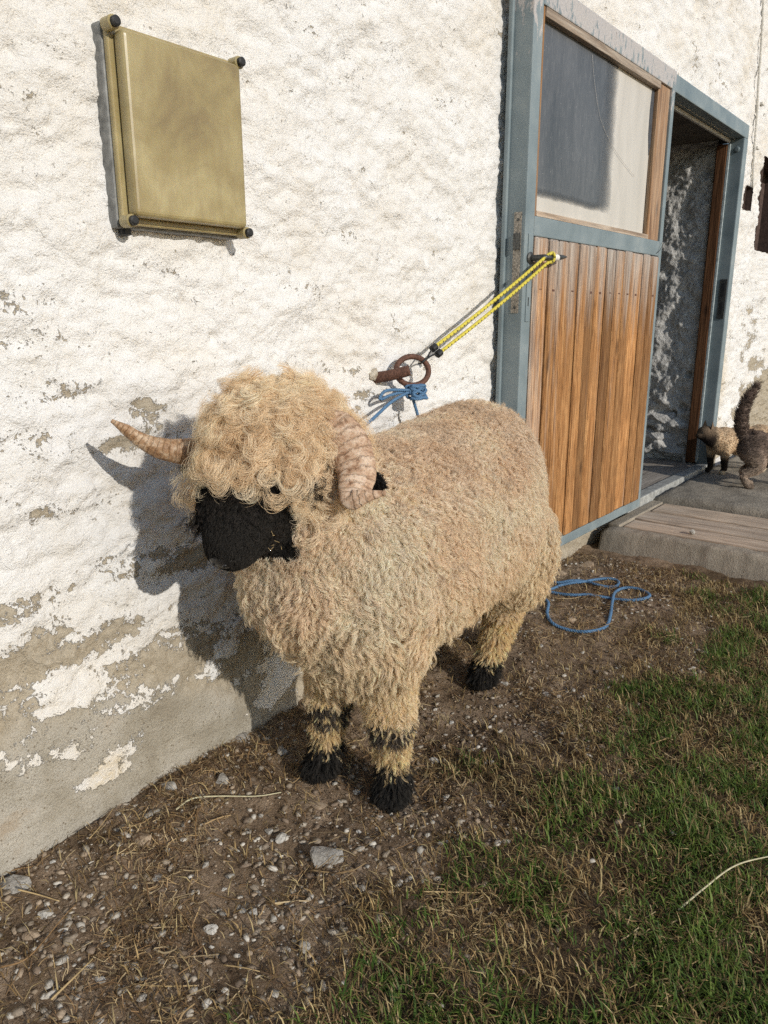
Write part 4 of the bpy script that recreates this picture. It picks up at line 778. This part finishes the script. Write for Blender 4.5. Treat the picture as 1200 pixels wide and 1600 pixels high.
# ================================================================== SHEEP
sheep = empty('sheep', (1.55, -.36, 0), 'shaggy cream blacknose ram with curled horns tethered beside the white wall', 'sheep')
A = at_d(434, 700, 1.54); Bm = at_d(368, 838, 1.445); fd = unit(Bm - A); lat = unit(np.cross(fd, np.array([0, 0, 1.]))); lat = lat if lat @ CR > 0 else -lat; hup = unit(np.cross(lat, fd)); hup = hup if hup[2] > 0 else -hup
HL = np.linalg.norm(Bm - A)
bl = Blob()
tr_st = [(1.005, -.38, .605, .07, .09), (1.04, -.38, .60, .125, .14), (1.10, -.385, .59, .175, .19), (1.2, -.385, .577, .212, .23), (1.35, -.370, .577, .234, .245), (1.5, -.350, .582, .243, .246), (1.65, -.332, .592, .247, .252), (1.78, -.318, .602, .242, .262), (1.88, -.308, .608, .222, .258), (1.955, -.300, .605, .182, .225), (2.0, -.295, .595, .125, .165), (2.02, -.295, .59, .06, .09)]
bl.add(loft_vf([((x, y, z), (0.12 * w, w, 0), (0, 0, h)) for x, y, z, w, h in tr_st], bl.n))
bl.tube([(1.20, -.385, .61), (1.10, -.375, .71), A + np.array([.05, 0.0, -.02])], [.205, .165, .115])
bl.ell((1.045, -.375, .575), (.09, .145, .13)); bl.ell(A + hup * .01, (.125, .118, .115))
bl.ell((1.125, -.385, .455), (.085, .14, .10))
hs = [(A - fd * .02, .09, .09), (A + fd * HL * .3, .108, .094), (A + fd * HL * .6, .108, .084), (A + fd * HL * .82, .096, .070), (A + fd * HL * .98, .066, .058), (A + fd * HL * 1.12, .052, .049), (A + fd * HL * 1.21, .042, .039), (A + fd * HL * 1.27, .034, .029), (A + fd * HL * 1.29, .014, .012)]
bl.add(loft_vf([(c, lat * w, hup * h) for c, w, h in hs], bl.n, 20, 2.4))
bl.ell(at_d(414, 806, 1.475), (.050, .046, .042)); bl.ell((1.925, -.41, .435), (.120, .115, .185)); bl.ell((1.95, -.195, .45), (.12, .10, .18))
bl.ell((1.215, -.395, .415), (.125, .185, .150))
LEG = {'fn': ([(1.235, -.455, .40), (1.225, -.485, .21), (1.222, -.497, .10), (1.212, -.505, .045), (1.195, -.51, .012)], [.075, .048, .030, .034, .040]),
       'ff': ([(1.215, -.325, .40), (1.20, -.315, .22), (1.190, -.308, .10), (1.182, -.305, .045), (1.168, -.30, .012)], [.075, .048, .030, .034, .040]),
       'hn': ([(1.90, -.385, .36), (1.925, -.375, .22), (1.880, -.368, .11), (1.848, -.364, .045), (1.832, -.364, .012)], [.085, .052, .036, .036, .040]),
       'hf': ([(1.98, -.22, .36), (2.10, -.235, .22), (2.11, -.245, .11), (2.11, -.25, .045), (2.10, -.25, .012)], [.085, .052, .036, .036, .040])}
for P, r in LEG.values(): bl.tube(P, r, 24)
bme = bl.remesh(.011, 8)
SV, ST, SN = arrays(bme)
u_h = (SV - A) @ fd / HL
def face_mask(P):
    q = P - A; u = q @ fd / HL; rd = np.linalg.norm(q - (q @ fd)[:, None] * fd, axis=1); return (u > .46) & (rd < .125) & (q @ hup > -.075) & (P[:, 0] < A[0] + .05) & (q @ lat < .104) & (q @ hup > -.085)
M_SKIN = mat_vcol('sheep_skin', rough=.9, spec=.05)
blk = face_mask(SV) | (SV[:, 2] < .075); vcol(bme, 'tint', np.where(blk[:, None], np.array([.008, .007, .007]), np.array([.52, .39, .23])))
link('body', bme, M_SKIN, sheep, True)
M_WOOL = mat_hair('fleece_wool', (.93, .88, .80)); M_HEADW = mat_hair('head_wool', (1.06, 1.02, .97)); M_BLKH = mat_hair('black_hair', (1.5, 1.25, 1.0), .66, .06, .11, .3); M_LEGW = mat_hair('leg_wool', (1.0, .92, .78))
hr = np.random.default_rng(21)
CRE, TAN, DIR_, OCH = np.array([.96, .81, .645]), np.array([.89, .69, .49]), np.array([.52, .37, .23]), np.array([.86, .64, .31])
def lock_tint(P, r, S, base=None):
    K = len(P); m = np.clip(.5 + .9 * fbm(P * 5, 3, 301) + r.normal(0, .22, K), 0, 1)[:, None]; c = TAN * (1 - m) + CRE * m
    back = sstep(.66, .86, P[:, 2]) * np.clip(.65 + 1.0 * fbm(P * 7, 3, 302), 0, 1) * (P[:, 0] > 1.15); c = c * (1 - .55 * back[:, None]) + DIR_ * .55 * back[:, None]
    lo = (sstep(.60, .32, P[:, 2]) * .42)[:, None]; c = c * (1 - lo) + np.array([.86, .66, .36]) * lo; dk = (r.random(K) < .05)[:, None]; c = np.where(dk, c * .68, c)
    c = np.repeat(c, S, 0) * (1 + r.normal(0, .10, (K * S, 1))); return np.clip(c, .02, .9)
# ---- body fleece
inhead = np.linalg.norm(SV - (A + hup * .01), axis=1) < .155
low = SV[:, 2] < .225
vw = (~inhead & ~low & ~blk).astype(float) * np.where(SN[:, 1] > .45, .35, 1.0)
w_t = vw[ST].mean(1)
def comb(R, N, r, rand):
    g = np.array([0.10, 0, -1.]) + 1.1 * np.stack([fbm(R * 7 + 5 * k, 3, 310 + k) for k in range(3)], 1); rnd = unit(r.normal(size=R.shape)); top = sstep(.45, .85, N[:, 2])[:, None]
    g = g * (1 - .75 * top) + rnd * (rand + .75 * top); T = unit(g - (g * N).sum(1)[:, None] * N); return unit(T + np.array([0, 0, -.5]) * (1 - top)), top[:, 0]
S_ = 12; K_ = 19000
R, N = sample_surface(SV, ST, SN, K_, hr, w_t); Tn, top = comb(R, N, hr, .45)
bulk = np.clip(1 + .5 * fbm(R * 12, 3, 305) + .2 * hr.normal(size=K_), .5, 1.5)
Ln = (.030 + .018 * sstep(.80, .42, R[:, 2]) - .012 * sstep(.36, .24, R[:, 2])) * hr.uniform(.65, 1.25, K_) * bulk; cu = hr.uniform(.0032, .0062, K_) * (1 + .25 * top); tu = hr.uniform(1.3, 2.5, K_) * np.where(R[:, 2] < .5, .8, 1)
add_hair('fleece', locks(R, N, Tn, Ln, cu, tu, S_, 11, .0056, hr, b0=.28, bp=.8, clump=.55, wob=.14, lenj=.3, ph=fbm(R * 22, 2, 347) * 10 + hr.normal(0, .6, K_), hand=np.where(fbm(R * 15, 1, 348) + hr.normal(0, .15, K_) > 0, 1, -1)), np.repeat(hr.uniform(.00036, .00056, K_), S_), .45, lock_tint(R, hr, S_), M_WOOL, sheep)
# fine loose under-wool and flyaway fuzz
K2 = 60000; R, N = sample_surface(SV, ST, SN, K2, hr, w_t); Tn, top = comb(R, N, hr, 1.1)
add_hair('fleece_fuzz', locks(R, N, Tn, hr.uniform(.02, .048, K2), hr.uniform(.002, .006, K2), hr.uniform(.8, 2.0, K2), 1, 9, .002, hr, b0=.12, bp=1.0), .00026, .4, lock_tint(R, hr, 1), M_WOOL, sheep)
# ---- head curls
hm = (inhead & ~face_mask(SV)); hm &= ((SV - A) @ fd / HL < .62) | (((SV - A) @ lat > .055) & ((SV - A) @ fd / HL < 1.0)); hw = hm.astype(float)[ST].mean(1)
cr = A + hup * .10 - fd * .05
def hcomb(R, N, r, j):
    g = (R - cr) + fd * .02 + np.array([0, 0, -.03]); g = unit(g) + .6 * np.stack([fbm(R * 16 + 9 * k, 2, 330 + k) for k in range(3)], 1) * 2 + j * unit(r.normal(size=R.shape)); T = unit(g - (g * N).sum(1)[:, None] * N); return unit(T + np.array([0, 0, -.28]))
def htint(R, r, S):
    K = len(R); m = np.clip(.55 + fbm(R * 9, 2, 320) + r.normal(0, .25, K), 0, 1)[:, None]; c = np.array([.74, .55, .33]) * (1 - m) + np.array([.94, .82, .62]) * m; return np.clip(np.repeat(c, S, 0) * (1 + r.normal(0, .09, (K * S, 1))), .02, .95)
K3, S3 = 1900, 28; R, N = sample_surface(SV, ST, SN, K3, hr, hw); uu = (R - A) @ fd / HL
Ln = hr.uniform(.050, .112, K3) * (1 + .30 * sstep(.1, .5, uu)); cu = hr.uniform(.0085, .0150, K3); tu = hr.uniform(.85, 1.5, K3); phs = fbm(R * 14, 2, 345) * 9 + hr.normal(0, .7, K3); hds = np.where(fbm(R * 10, 1, 346) + hr.normal(0, .12, K3) > 0, 1, -1)
add_hair('head_curls', ringlets(R, N, hcomb(R, N, hr, .5), Ln * 1.12, hr.uniform(.2, .85, K3), S3, 20, .0052, hr, hds, lift=hr.uniform(.2, 1.3, K3), fan=.13), .00029, .55, htint(R, hr, S3), M_HEADW, sheep)
K3 = 30000; R, N = sample_surface(SV, ST, SN, K3, hr, hw)
add_hair('head_fuzz', locks(R, N, hcomb(R, N, hr, 1.3), hr.uniform(.03, .075, K3), hr.uniform(.004, .011, K3), hr.uniform(.8, 1.8, K3), 1, 14, .002, hr, b0=.25, bp=.9), .00026, .4, htint(R, hr, 1), M_HEADW, sheep)
# ---- black face: short velvet, longer cheek tufts
fw_ = face_mask(SV).astype(float)[ST].mean(1); K4 = 16000; R, N = sample_surface(SV, ST, SN, K4, hr, fw_); g = fd + .5 * unit(hr.normal(size=R.shape)); Tn = unit(g - (g * N).sum(1)[:, None] * N); side = np.abs((R - A) @ lat)
cheek = sstep(.05, .085, side) * sstep(1.0, .5, (R - A) @ fd / HL)
add_hair('face_hair', locks(R, N, Tn, .012 + .026 * cheek * hr.random(K4) + .006 * hr.random(K4), .0016 + .003 * cheek, hr.uniform(.5, 1.2, K4), 3, 6, .003, hr, b0=.25), .00034, .4, np.array([.010, .009, .008]) * hr.uniform(.4, 2.0, (K4 * 3, 1)), M_BLKH, sheep)
up_ = ((SV - A) @ fd / HL < .98) & face_mask(SV); R, N = sample_surface(SV, ST, SN, 700, hr, up_.astype(float)[ST].mean(1)); g = fd + .8 * unit(hr.normal(size=R.shape)); Tn = unit(g - (g * N).sum(1)[:, None] * N)
add_hair('face_curls', ringlets(R, N, Tn, hr.uniform(.018, .040, 700), hr.uniform(.3, .9, 700), 10, 10, .003, hr, np.where(hr.random(700) < .5, 1, -1), lift=.5), .00034, .4, np.array([.012, .010, .009]) * hr.uniform(.5, 1.8, (7000, 1)), M_BLKH, sheep)
tuft = np.vstack([at_d(320, 812, 1.475) + hr.normal(0, .011, (70, 3)), at_d(484, 758, 1.43) + hr.normal(0, .013, (110, 3)) * np.array([1, 1, .8])]); K5 = len(tuft); dn = unit(tuft - A)
add_hair('cheek_tufts', locks(tuft, dn, unit(np.tile(fd, (K5, 1)) + .6 * hr.normal(size=(K5, 3))), hr.uniform(.025, .05, K5), hr.uniform(.003, .008, K5), hr.uniform(.6, 1.3, K5), 8, 9, .005, hr), .0004, .4, np.array([.014, .011, .009]) * hr.uniform(.5, 1.8, (K5 * 8, 1)), M_BLKH, sheep)
# straw caught in the muzzle hair is left to the straw litter
# ---- legs
for key, (P, r) in LEG.items():
    Pc = catmull(P, 40); d2 = ((SV[:, None] - Pc[None, ::2]) ** 2).sum(2).min(1); lm = (d2 < .075 ** 2) & (SV[:, 2] < .30)
    if not lm.any(): continue
    dens_ = lm.astype(float)[ST].mean(1); K6 = 3200; R, N = sample_surface(SV, ST, SN, K6, hr, dens_); zz = R[:, 2]
    front = key[0] == 'f'; knee = np.exp(-((zz - .185) / .036) ** 2) * front * sstep(-.4, .35, N @ unit(np.array([-.75, -.65, 0.]))) * (hr.random(K6) < .75); foot = zz + .018 * hr.normal(size=K6) < (.088 if front else .078)
    kn = (knee > .45) & ~foot; bk = foot
    Tn = unit(np.array([0, 0, -1.]) + .45 * unit(hr.normal(size=R.shape)) + .25 * N); Ln = np.where(foot, hr.uniform(.026, .052, K6), hr.uniform(.018, .036, K6)) ; Ln = np.minimum(Ln, np.maximum(.012, zz * .9 + .008))
    c = np.where((bk | kn)[:, None], np.where(kn[:, None], np.array([.035, .022, .013]), np.array([.010, .009, .008])) * hr.uniform(.6, 1.8, (K6, 1)), (OCH * (1 - .5 * hr.random((K6, 1))) + CRE * .5 * hr.random((K6, 1))) * hr.uniform(.75, 1.05, (K6, 1)))
    pts = locks(R, N, Tn, Ln, hr.uniform(.0012, .003, K6), hr.uniform(.6, 1.5, K6), 7, 7, .0045, hr, b0=.30, bp=.8, clump=.6); c7 = np.repeat(c, 7, 0) * (1 + hr.normal(0, .1, (K6 * 7, 1)))
    bb = np.repeat(bk, 7); pts[..., 2] = np.maximum(pts[..., 2], ground_h(pts[..., 0], pts[..., 1]) + .002 if False else .004)
    add_hair('leg_wool', pts[~bb], .00040, .4, np.clip(c7[~bb], .004, .9), M_LEGW, sheep); add_hair('foot_hair', pts[bb], .00042, .4, np.clip(c7[bb], .004, .9), M_BLKH, sheep)
# ---- horns
def mat_horn(name, ca, cb, cc):
    t = NT(name); c = t.coord(); n = t.noise(c, 60, 5, .65); s = t.attr('along'); w = t.math('FRACT', t.math('ADD', t.math('MULTIPLY', s, 21.), t.math('MULTIPLY', n, 1.3)))
    col = t.ramp(n, [(.32, ca), (.47, cb), (.64, cc)]); col = t.mix(t.ramp(w, [(0., .5), (.10, 0.), (.94, 0.), (1., .5)]), col, (.17, .085, .045))
    fine = t.noise(t.coord(), 260, 3, .6); col = t.mix(t.ramp(fine, [(.3, .5), (.5, 0.)]), col, (.14, .07, .035))
    return t.fin(col, .55, t.bump(t.math('ADD', t.ramp(w, [(0., 0.), (.2, 1.), (.9, 1.), (1., 0.)]), t.math('MULTIPLY', n, .8)), .6, .004), .35, **{'Subsurface Weight': .08, 'Subsurface Radius': (.01, .005, .002)})
M_HORN = mat_horn('brown_horn', (.15, .075, .035), (.34, .20, .105), (.54, .40, .27)); M_HORN2 = mat_horn('pinkish_horn', (.27, .145, .08), (.52, .345, .225), (.68, .52, .385))
def horn(P, r, flat=.6, hm_=None):
    n = 110; Pc = catmull(P, n); t = np.linspace(0, 1, n); wob = fbm(P3(t * 9, t * 0 + 1.7), 3, 350); rr = np.interp(t, np.linspace(0, 1, len(r)), r) * (1 + .05 * wob + .018 * np.sin(t * 210 + 4 * wob) * (1 - t))
    T, _, _ = frames(Pc); s1 = unit(np.cross(T, CF)); s2 = unit(np.cross(T, s1)); a = np.linspace(0, 2 * np.pi, 24, endpoint=False); ridge = 1 + .10 * np.exp(-((np.cos(a) - 1) / .25) ** 2)
    V = Pc[:, None] + rr[:, None, None] * (np.cos(a) * ridge)[None, :, None] * s1[:, None] + (rr * flat)[:, None, None] * np.sin(a)[None, :, None] * s2[:, None]
    F = tube_vf(Pc, rr, 24)[1]; me = mesh_from(V.reshape(-1, 3), F); vflt(me, 'along', np.repeat(t, 24)); return link('horn', me, hm_ or M_HORN, sheep, True)
horn([at_d(395, 700, 1.54), at_d(330, 707, 1.52), at_d(288, 705, 1.50), at_d(252, 700, 1.48), at_d(222, 688, 1.465), at_d(197, 671, 1.45), at_d(174, 657, 1.437)], [.034, .032, .0255, .0205, .0145, .0105, .0035], .8)
horn([at_d(452, 682, 1.53), at_d(492, 668, 1.495), at_d(522, 678, 1.472), at_d(545, 706, 1.450), at_d(556, 740, 1.425), at_d(552, 768, 1.40), at_d(551, 781, 1.385), at_d(572, 776, 1.375), at_d(603, 770, 1.37)], [.030, .038, .044, .043, .036, .028, .020, .0120, .004], .5, M_HORN2)
# ---- ears
def ear(P, w):
    n = 14; Pc = catmull(P, n); t = np.linspace(0, 1, n); ww = w * np.sin(np.pi * np.clip(t * .93 + .07, 0, 1)) ** .7; T, Nn, Bn = frames(Pc); up = unit(np.cross(T, CF)); V, F = [], []
    for i in range(n):
        for a in np.linspace(0, 2 * np.pi, 12, endpoint=False): V.append(Pc[i] + up[i] * ww[i] * math.cos(a) + np.cross(T[i], up[i]) * ww[i] * .28 * math.sin(a))
    V, F = np.array(V), tube_vf(Pc, ww, 12)[1]; me = mesh_from(V, F); vcol(me, 'tint', np.tile([.010, .009, .009], (len(V), 1))); e = link('ear', me, M_SKIN, sheep, True)
    VV, TT, NN = arrays(me); Re, Ne = sample_surface(VV, TT, NN, 900, hr); Tn = unit(T.mean(0) + .4 * unit(hr.normal(size=Re.shape)))
    add_hair('ear_hair', locks(Re, Ne, Tn, hr.uniform(.006, .014, 900), np.full(900, .001), np.full(900, .6), 3, 5, .002, hr), .0003, .4, np.array([.010, .009, .009]) * hr.uniform(.6, 1.6, (2700, 1)), M_BLKH, e)
ear([at_d(535, 735, 1.48), at_d(565, 746, 1.465), at_d(588, 755, 1.45), at_d(604, 763, 1.44)], .020)
ear([at_d(330, 725, 1.54), at_d(308, 728, 1.54), at_d(294, 730, 1.54), at_d(284, 733, 1.545)], .012)
# ---- nostrils and a few bits of straw caught in the face hair
M_NOSE = mat_plain('wet_nose_skin', (.012, .011, .011), .32, 0, 120, .4, .4, .5)
for s_ in (1, -1):
    c_ = A + fd * HL * 1.30 + lat * s_ * .013 + hup * .008; V_, F_ = ellipsoid_vf((0, 0, 0), (.006, .008, .004), 0, np.stack([lat, fd, hup], 1), 2); link('nostril', mesh_from(V_ + c_, F_), M_NOSE, sheep, True)
V_, F_ = ellipsoid_vf((0, 0, 0), (.030, .014, .020), 0, np.stack([lat, fd, hup], 1), 3); link('nose_pad', mesh_from(V_ + A + fd * HL * 1.262 + hup * .004, F_), M_NOSE, sheep, True)
for k in range(7):
    p_ = at_d(hr.uniform(415, 450), hr.uniform(825, 862), 1.392); d_ = unit(hr.normal(size=3)) * hr.uniform(.005, .012)
    tube('straw_bit', np.array([p_, p_ + d_ * .5, p_ + d_]), .0004, M_ST, sheep, 4)

# ================================================================== CATS
def cat(name, label, origin, fwd, shape, tintf, fur, furlen, n):
    f = np.array([fwd[0], fwd[1], 0.]); f /= np.linalg.norm(f); l_ = np.array([-f[1], f[0], 0]); o = np.asarray(origin, float)
    loc = lambda p: o + 1.12 * (f * p[0] + l_ * p[1] + np.array([0, 0, p[2]]))
    root = empty(name, tuple(o), label, 'cat', 'cats on the doorstep'); SC = 1.12
    b = Blob()
    for c, r in shape['ell']: b.ell(loc(c), tuple(1.12 * q for q in r), np.stack([f, l_, [0, 0, 1]], 1))
    for P, r in shape['tube']: b.tube([loc(p) for p in P], [1.12 * q for q in r], 16, 10)
    me = b.remesh(.0075, 4); V, T, N = arrays(me); lv = np.stack([(V - o) @ f, (V - o) @ l_, V[:, 2] - o[2]], 1) / 1.12; vcol(me, 'tint', tintf(lv)); link('body', me, M_SKIN, root, True)
    r = np.random.default_rng(n); R, Nn = sample_surface(V, T, N, n, r); lp = np.stack([(R - o) @ f, (R - o) @ l_, R[:, 2] - o[2]], 1) / 1.12; tail = shape['tailmask'](lp)
    back = -f + np.array([0, 0, -.35]); Tn = unit(np.where(tail[:, None], np.array([0, 0, .6]) + .5 * Nn, back) + .35 * unit(r.normal(size=R.shape))); Tn = unit(Tn - .6 * (Tn * Nn).sum(1)[:, None] * Nn)
    face = lp[:, 0] > shape['face']; low = lp[:, 2] < .07; Ln = furlen * r.uniform(.6, 1.2, n) * np.where(face, .35, 1) * np.where(low, .4, 1) * np.where(tail, 1.5, 1)
    add_hair('fur', locks(R, Nn, Tn, Ln, np.full(n, .0015), np.full(n, .6), 3, 6, .003, r, b0=.25), .0006, .4, np.repeat(tintf(lp) * r.uniform(.7, 1.2, (n, 1)), 3, 0), fur, root)
    for s in (1, -1):
        e = shape['ear']; base = np.array([loc((e[0] - .010, s * (e[1] - .014), e[2])), loc((e[0] + .006, s * (e[1] + .014), e[2] - .006)), loc((e[0] - .020, s * (e[1] + .006), e[2] - .004)), loc((e[0] - .006, s * (e[1] + .006), e[2] + .040))])
        me = mesh_from(base, [(0, 1, 3), (1, 2, 3), (2, 0, 3), (0, 2, 1)]); vcol(me, 'tint', np.tile(tintf(np.array([[e[0], 0, e[2]]]))[0], (4, 1))); link('ear', me, M_SKIN, root)
        ey = ellipsoid_vf(loc((shape['eye'][0], s * shape['eye'][1], shape['eye'][2])), (.006,) * 3, 0, None, 2); link('eye', mesh_from(*ey), M_BLACK, root, True)
    return root
M_FUR = mat_hair('cat_fur', (1.1, 1.05, 1.0), .7, .12, .15, .4)
legs = lambda x0, x1, h=.17: [([(x0, .040, h), (x0 + .004, .042, .09), (x0 - .002, .042, .03), (x0 + .016, .042, .014)], [.032, .020, .016, .015]), ([(x0 + .03, -.040, h), (x0 + .03, -.042, .09), (x0 + .024, -.042, .03), (x0 + .042, -.042, .014)], [.032, .020, .016, .015]),
                      ([(x1, .045, h + .01), (x1 + .03, .048, .12), (x1 - .035, .048, .075), (x1 - .015, .048, .02), (x1 + .008, .048, .013)], [.050, .036, .018, .016, .015]), ([(x1 - .03, -.045, h + .01), (x1, -.048, .12), (x1 - .065, -.048, .075), (x1 - .045, -.048, .02), (x1 - .022, -.048, .013)], [.050, .036, .018, .016, .015])]
sh1 = {'ell': [((.09, 0, .185), (.085, .068, .080)), ((-.03, 0, .185), (.13, .074, .082)), ((-.15, 0, .19), (.085, .070, .080)), ((.165, 0, .215), (.06, .05, .055)), ((.215, 0, .235), (.044, .046, .043)), ((.252, 0, .224), (.022, .024, .018))],
       'tube': legs(.10, -.15) + [([(-.21, 0, .20), (-.27, .01, .17), (-.33, .02, .11), (-.38, .03, .07)], [.022, .020, .018, .012])], 'tailmask': lambda p: p[:, 0] < -.25, 'face': .18, 'ear': (.205, .026, .268), 'eye': (.250, .020, .242)}
def tint1(p):
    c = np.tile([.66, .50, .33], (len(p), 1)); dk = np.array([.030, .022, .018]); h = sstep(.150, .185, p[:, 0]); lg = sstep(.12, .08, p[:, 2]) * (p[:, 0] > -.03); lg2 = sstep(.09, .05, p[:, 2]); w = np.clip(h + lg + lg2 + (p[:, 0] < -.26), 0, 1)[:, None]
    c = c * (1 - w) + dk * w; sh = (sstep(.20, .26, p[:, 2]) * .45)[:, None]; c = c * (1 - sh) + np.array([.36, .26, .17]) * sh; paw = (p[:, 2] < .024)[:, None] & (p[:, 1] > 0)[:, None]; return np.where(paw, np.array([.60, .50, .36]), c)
p1_ = at_z(1121, 738, .138)
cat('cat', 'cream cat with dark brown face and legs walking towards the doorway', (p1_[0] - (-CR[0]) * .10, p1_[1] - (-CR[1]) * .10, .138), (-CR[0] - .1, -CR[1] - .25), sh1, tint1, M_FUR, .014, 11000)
sh2 = {'ell': [((.22, 0, .205), (.085, .070, .082)), ((.10, 0, .205), (.13, .076, .086)), ((-.005, 0, .21), (.085, .075, .088)), ((.30, 0, .235), (.06, .05, .055)), ((.35, 0, .26), (.044, .046, .043)), ((.387, 0, .248), (.022, .024, .018))],
       'tube': legs(.23, .0) + [([(-.05, 0, .25), (-.085, 0, .30), (-.095, 0, .38), (-.075, 0, .46), (-.035, 0, .53)], [.028, .028, .026, .024, .014])], 'tailmask': lambda p: (p[:, 0] < -.02) & (p[:, 2] > .28), 'face': .32, 'ear': (.34, .026, .293), 'eye': (.385, .020, .266)}
def tint2(p):
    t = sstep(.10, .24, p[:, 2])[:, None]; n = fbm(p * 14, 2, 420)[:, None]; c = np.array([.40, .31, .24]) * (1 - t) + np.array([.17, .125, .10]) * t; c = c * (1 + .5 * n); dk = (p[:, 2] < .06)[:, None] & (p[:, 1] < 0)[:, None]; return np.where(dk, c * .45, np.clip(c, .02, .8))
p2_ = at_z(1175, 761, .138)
cat('cat', 'dark grey-brown cat seen from behind with its bushy tail raised', (p2_[0], p2_[1], .138), (CR[0] - .02, CR[1] - .12), sh2, tint2, M_FUR, .020, 12000)
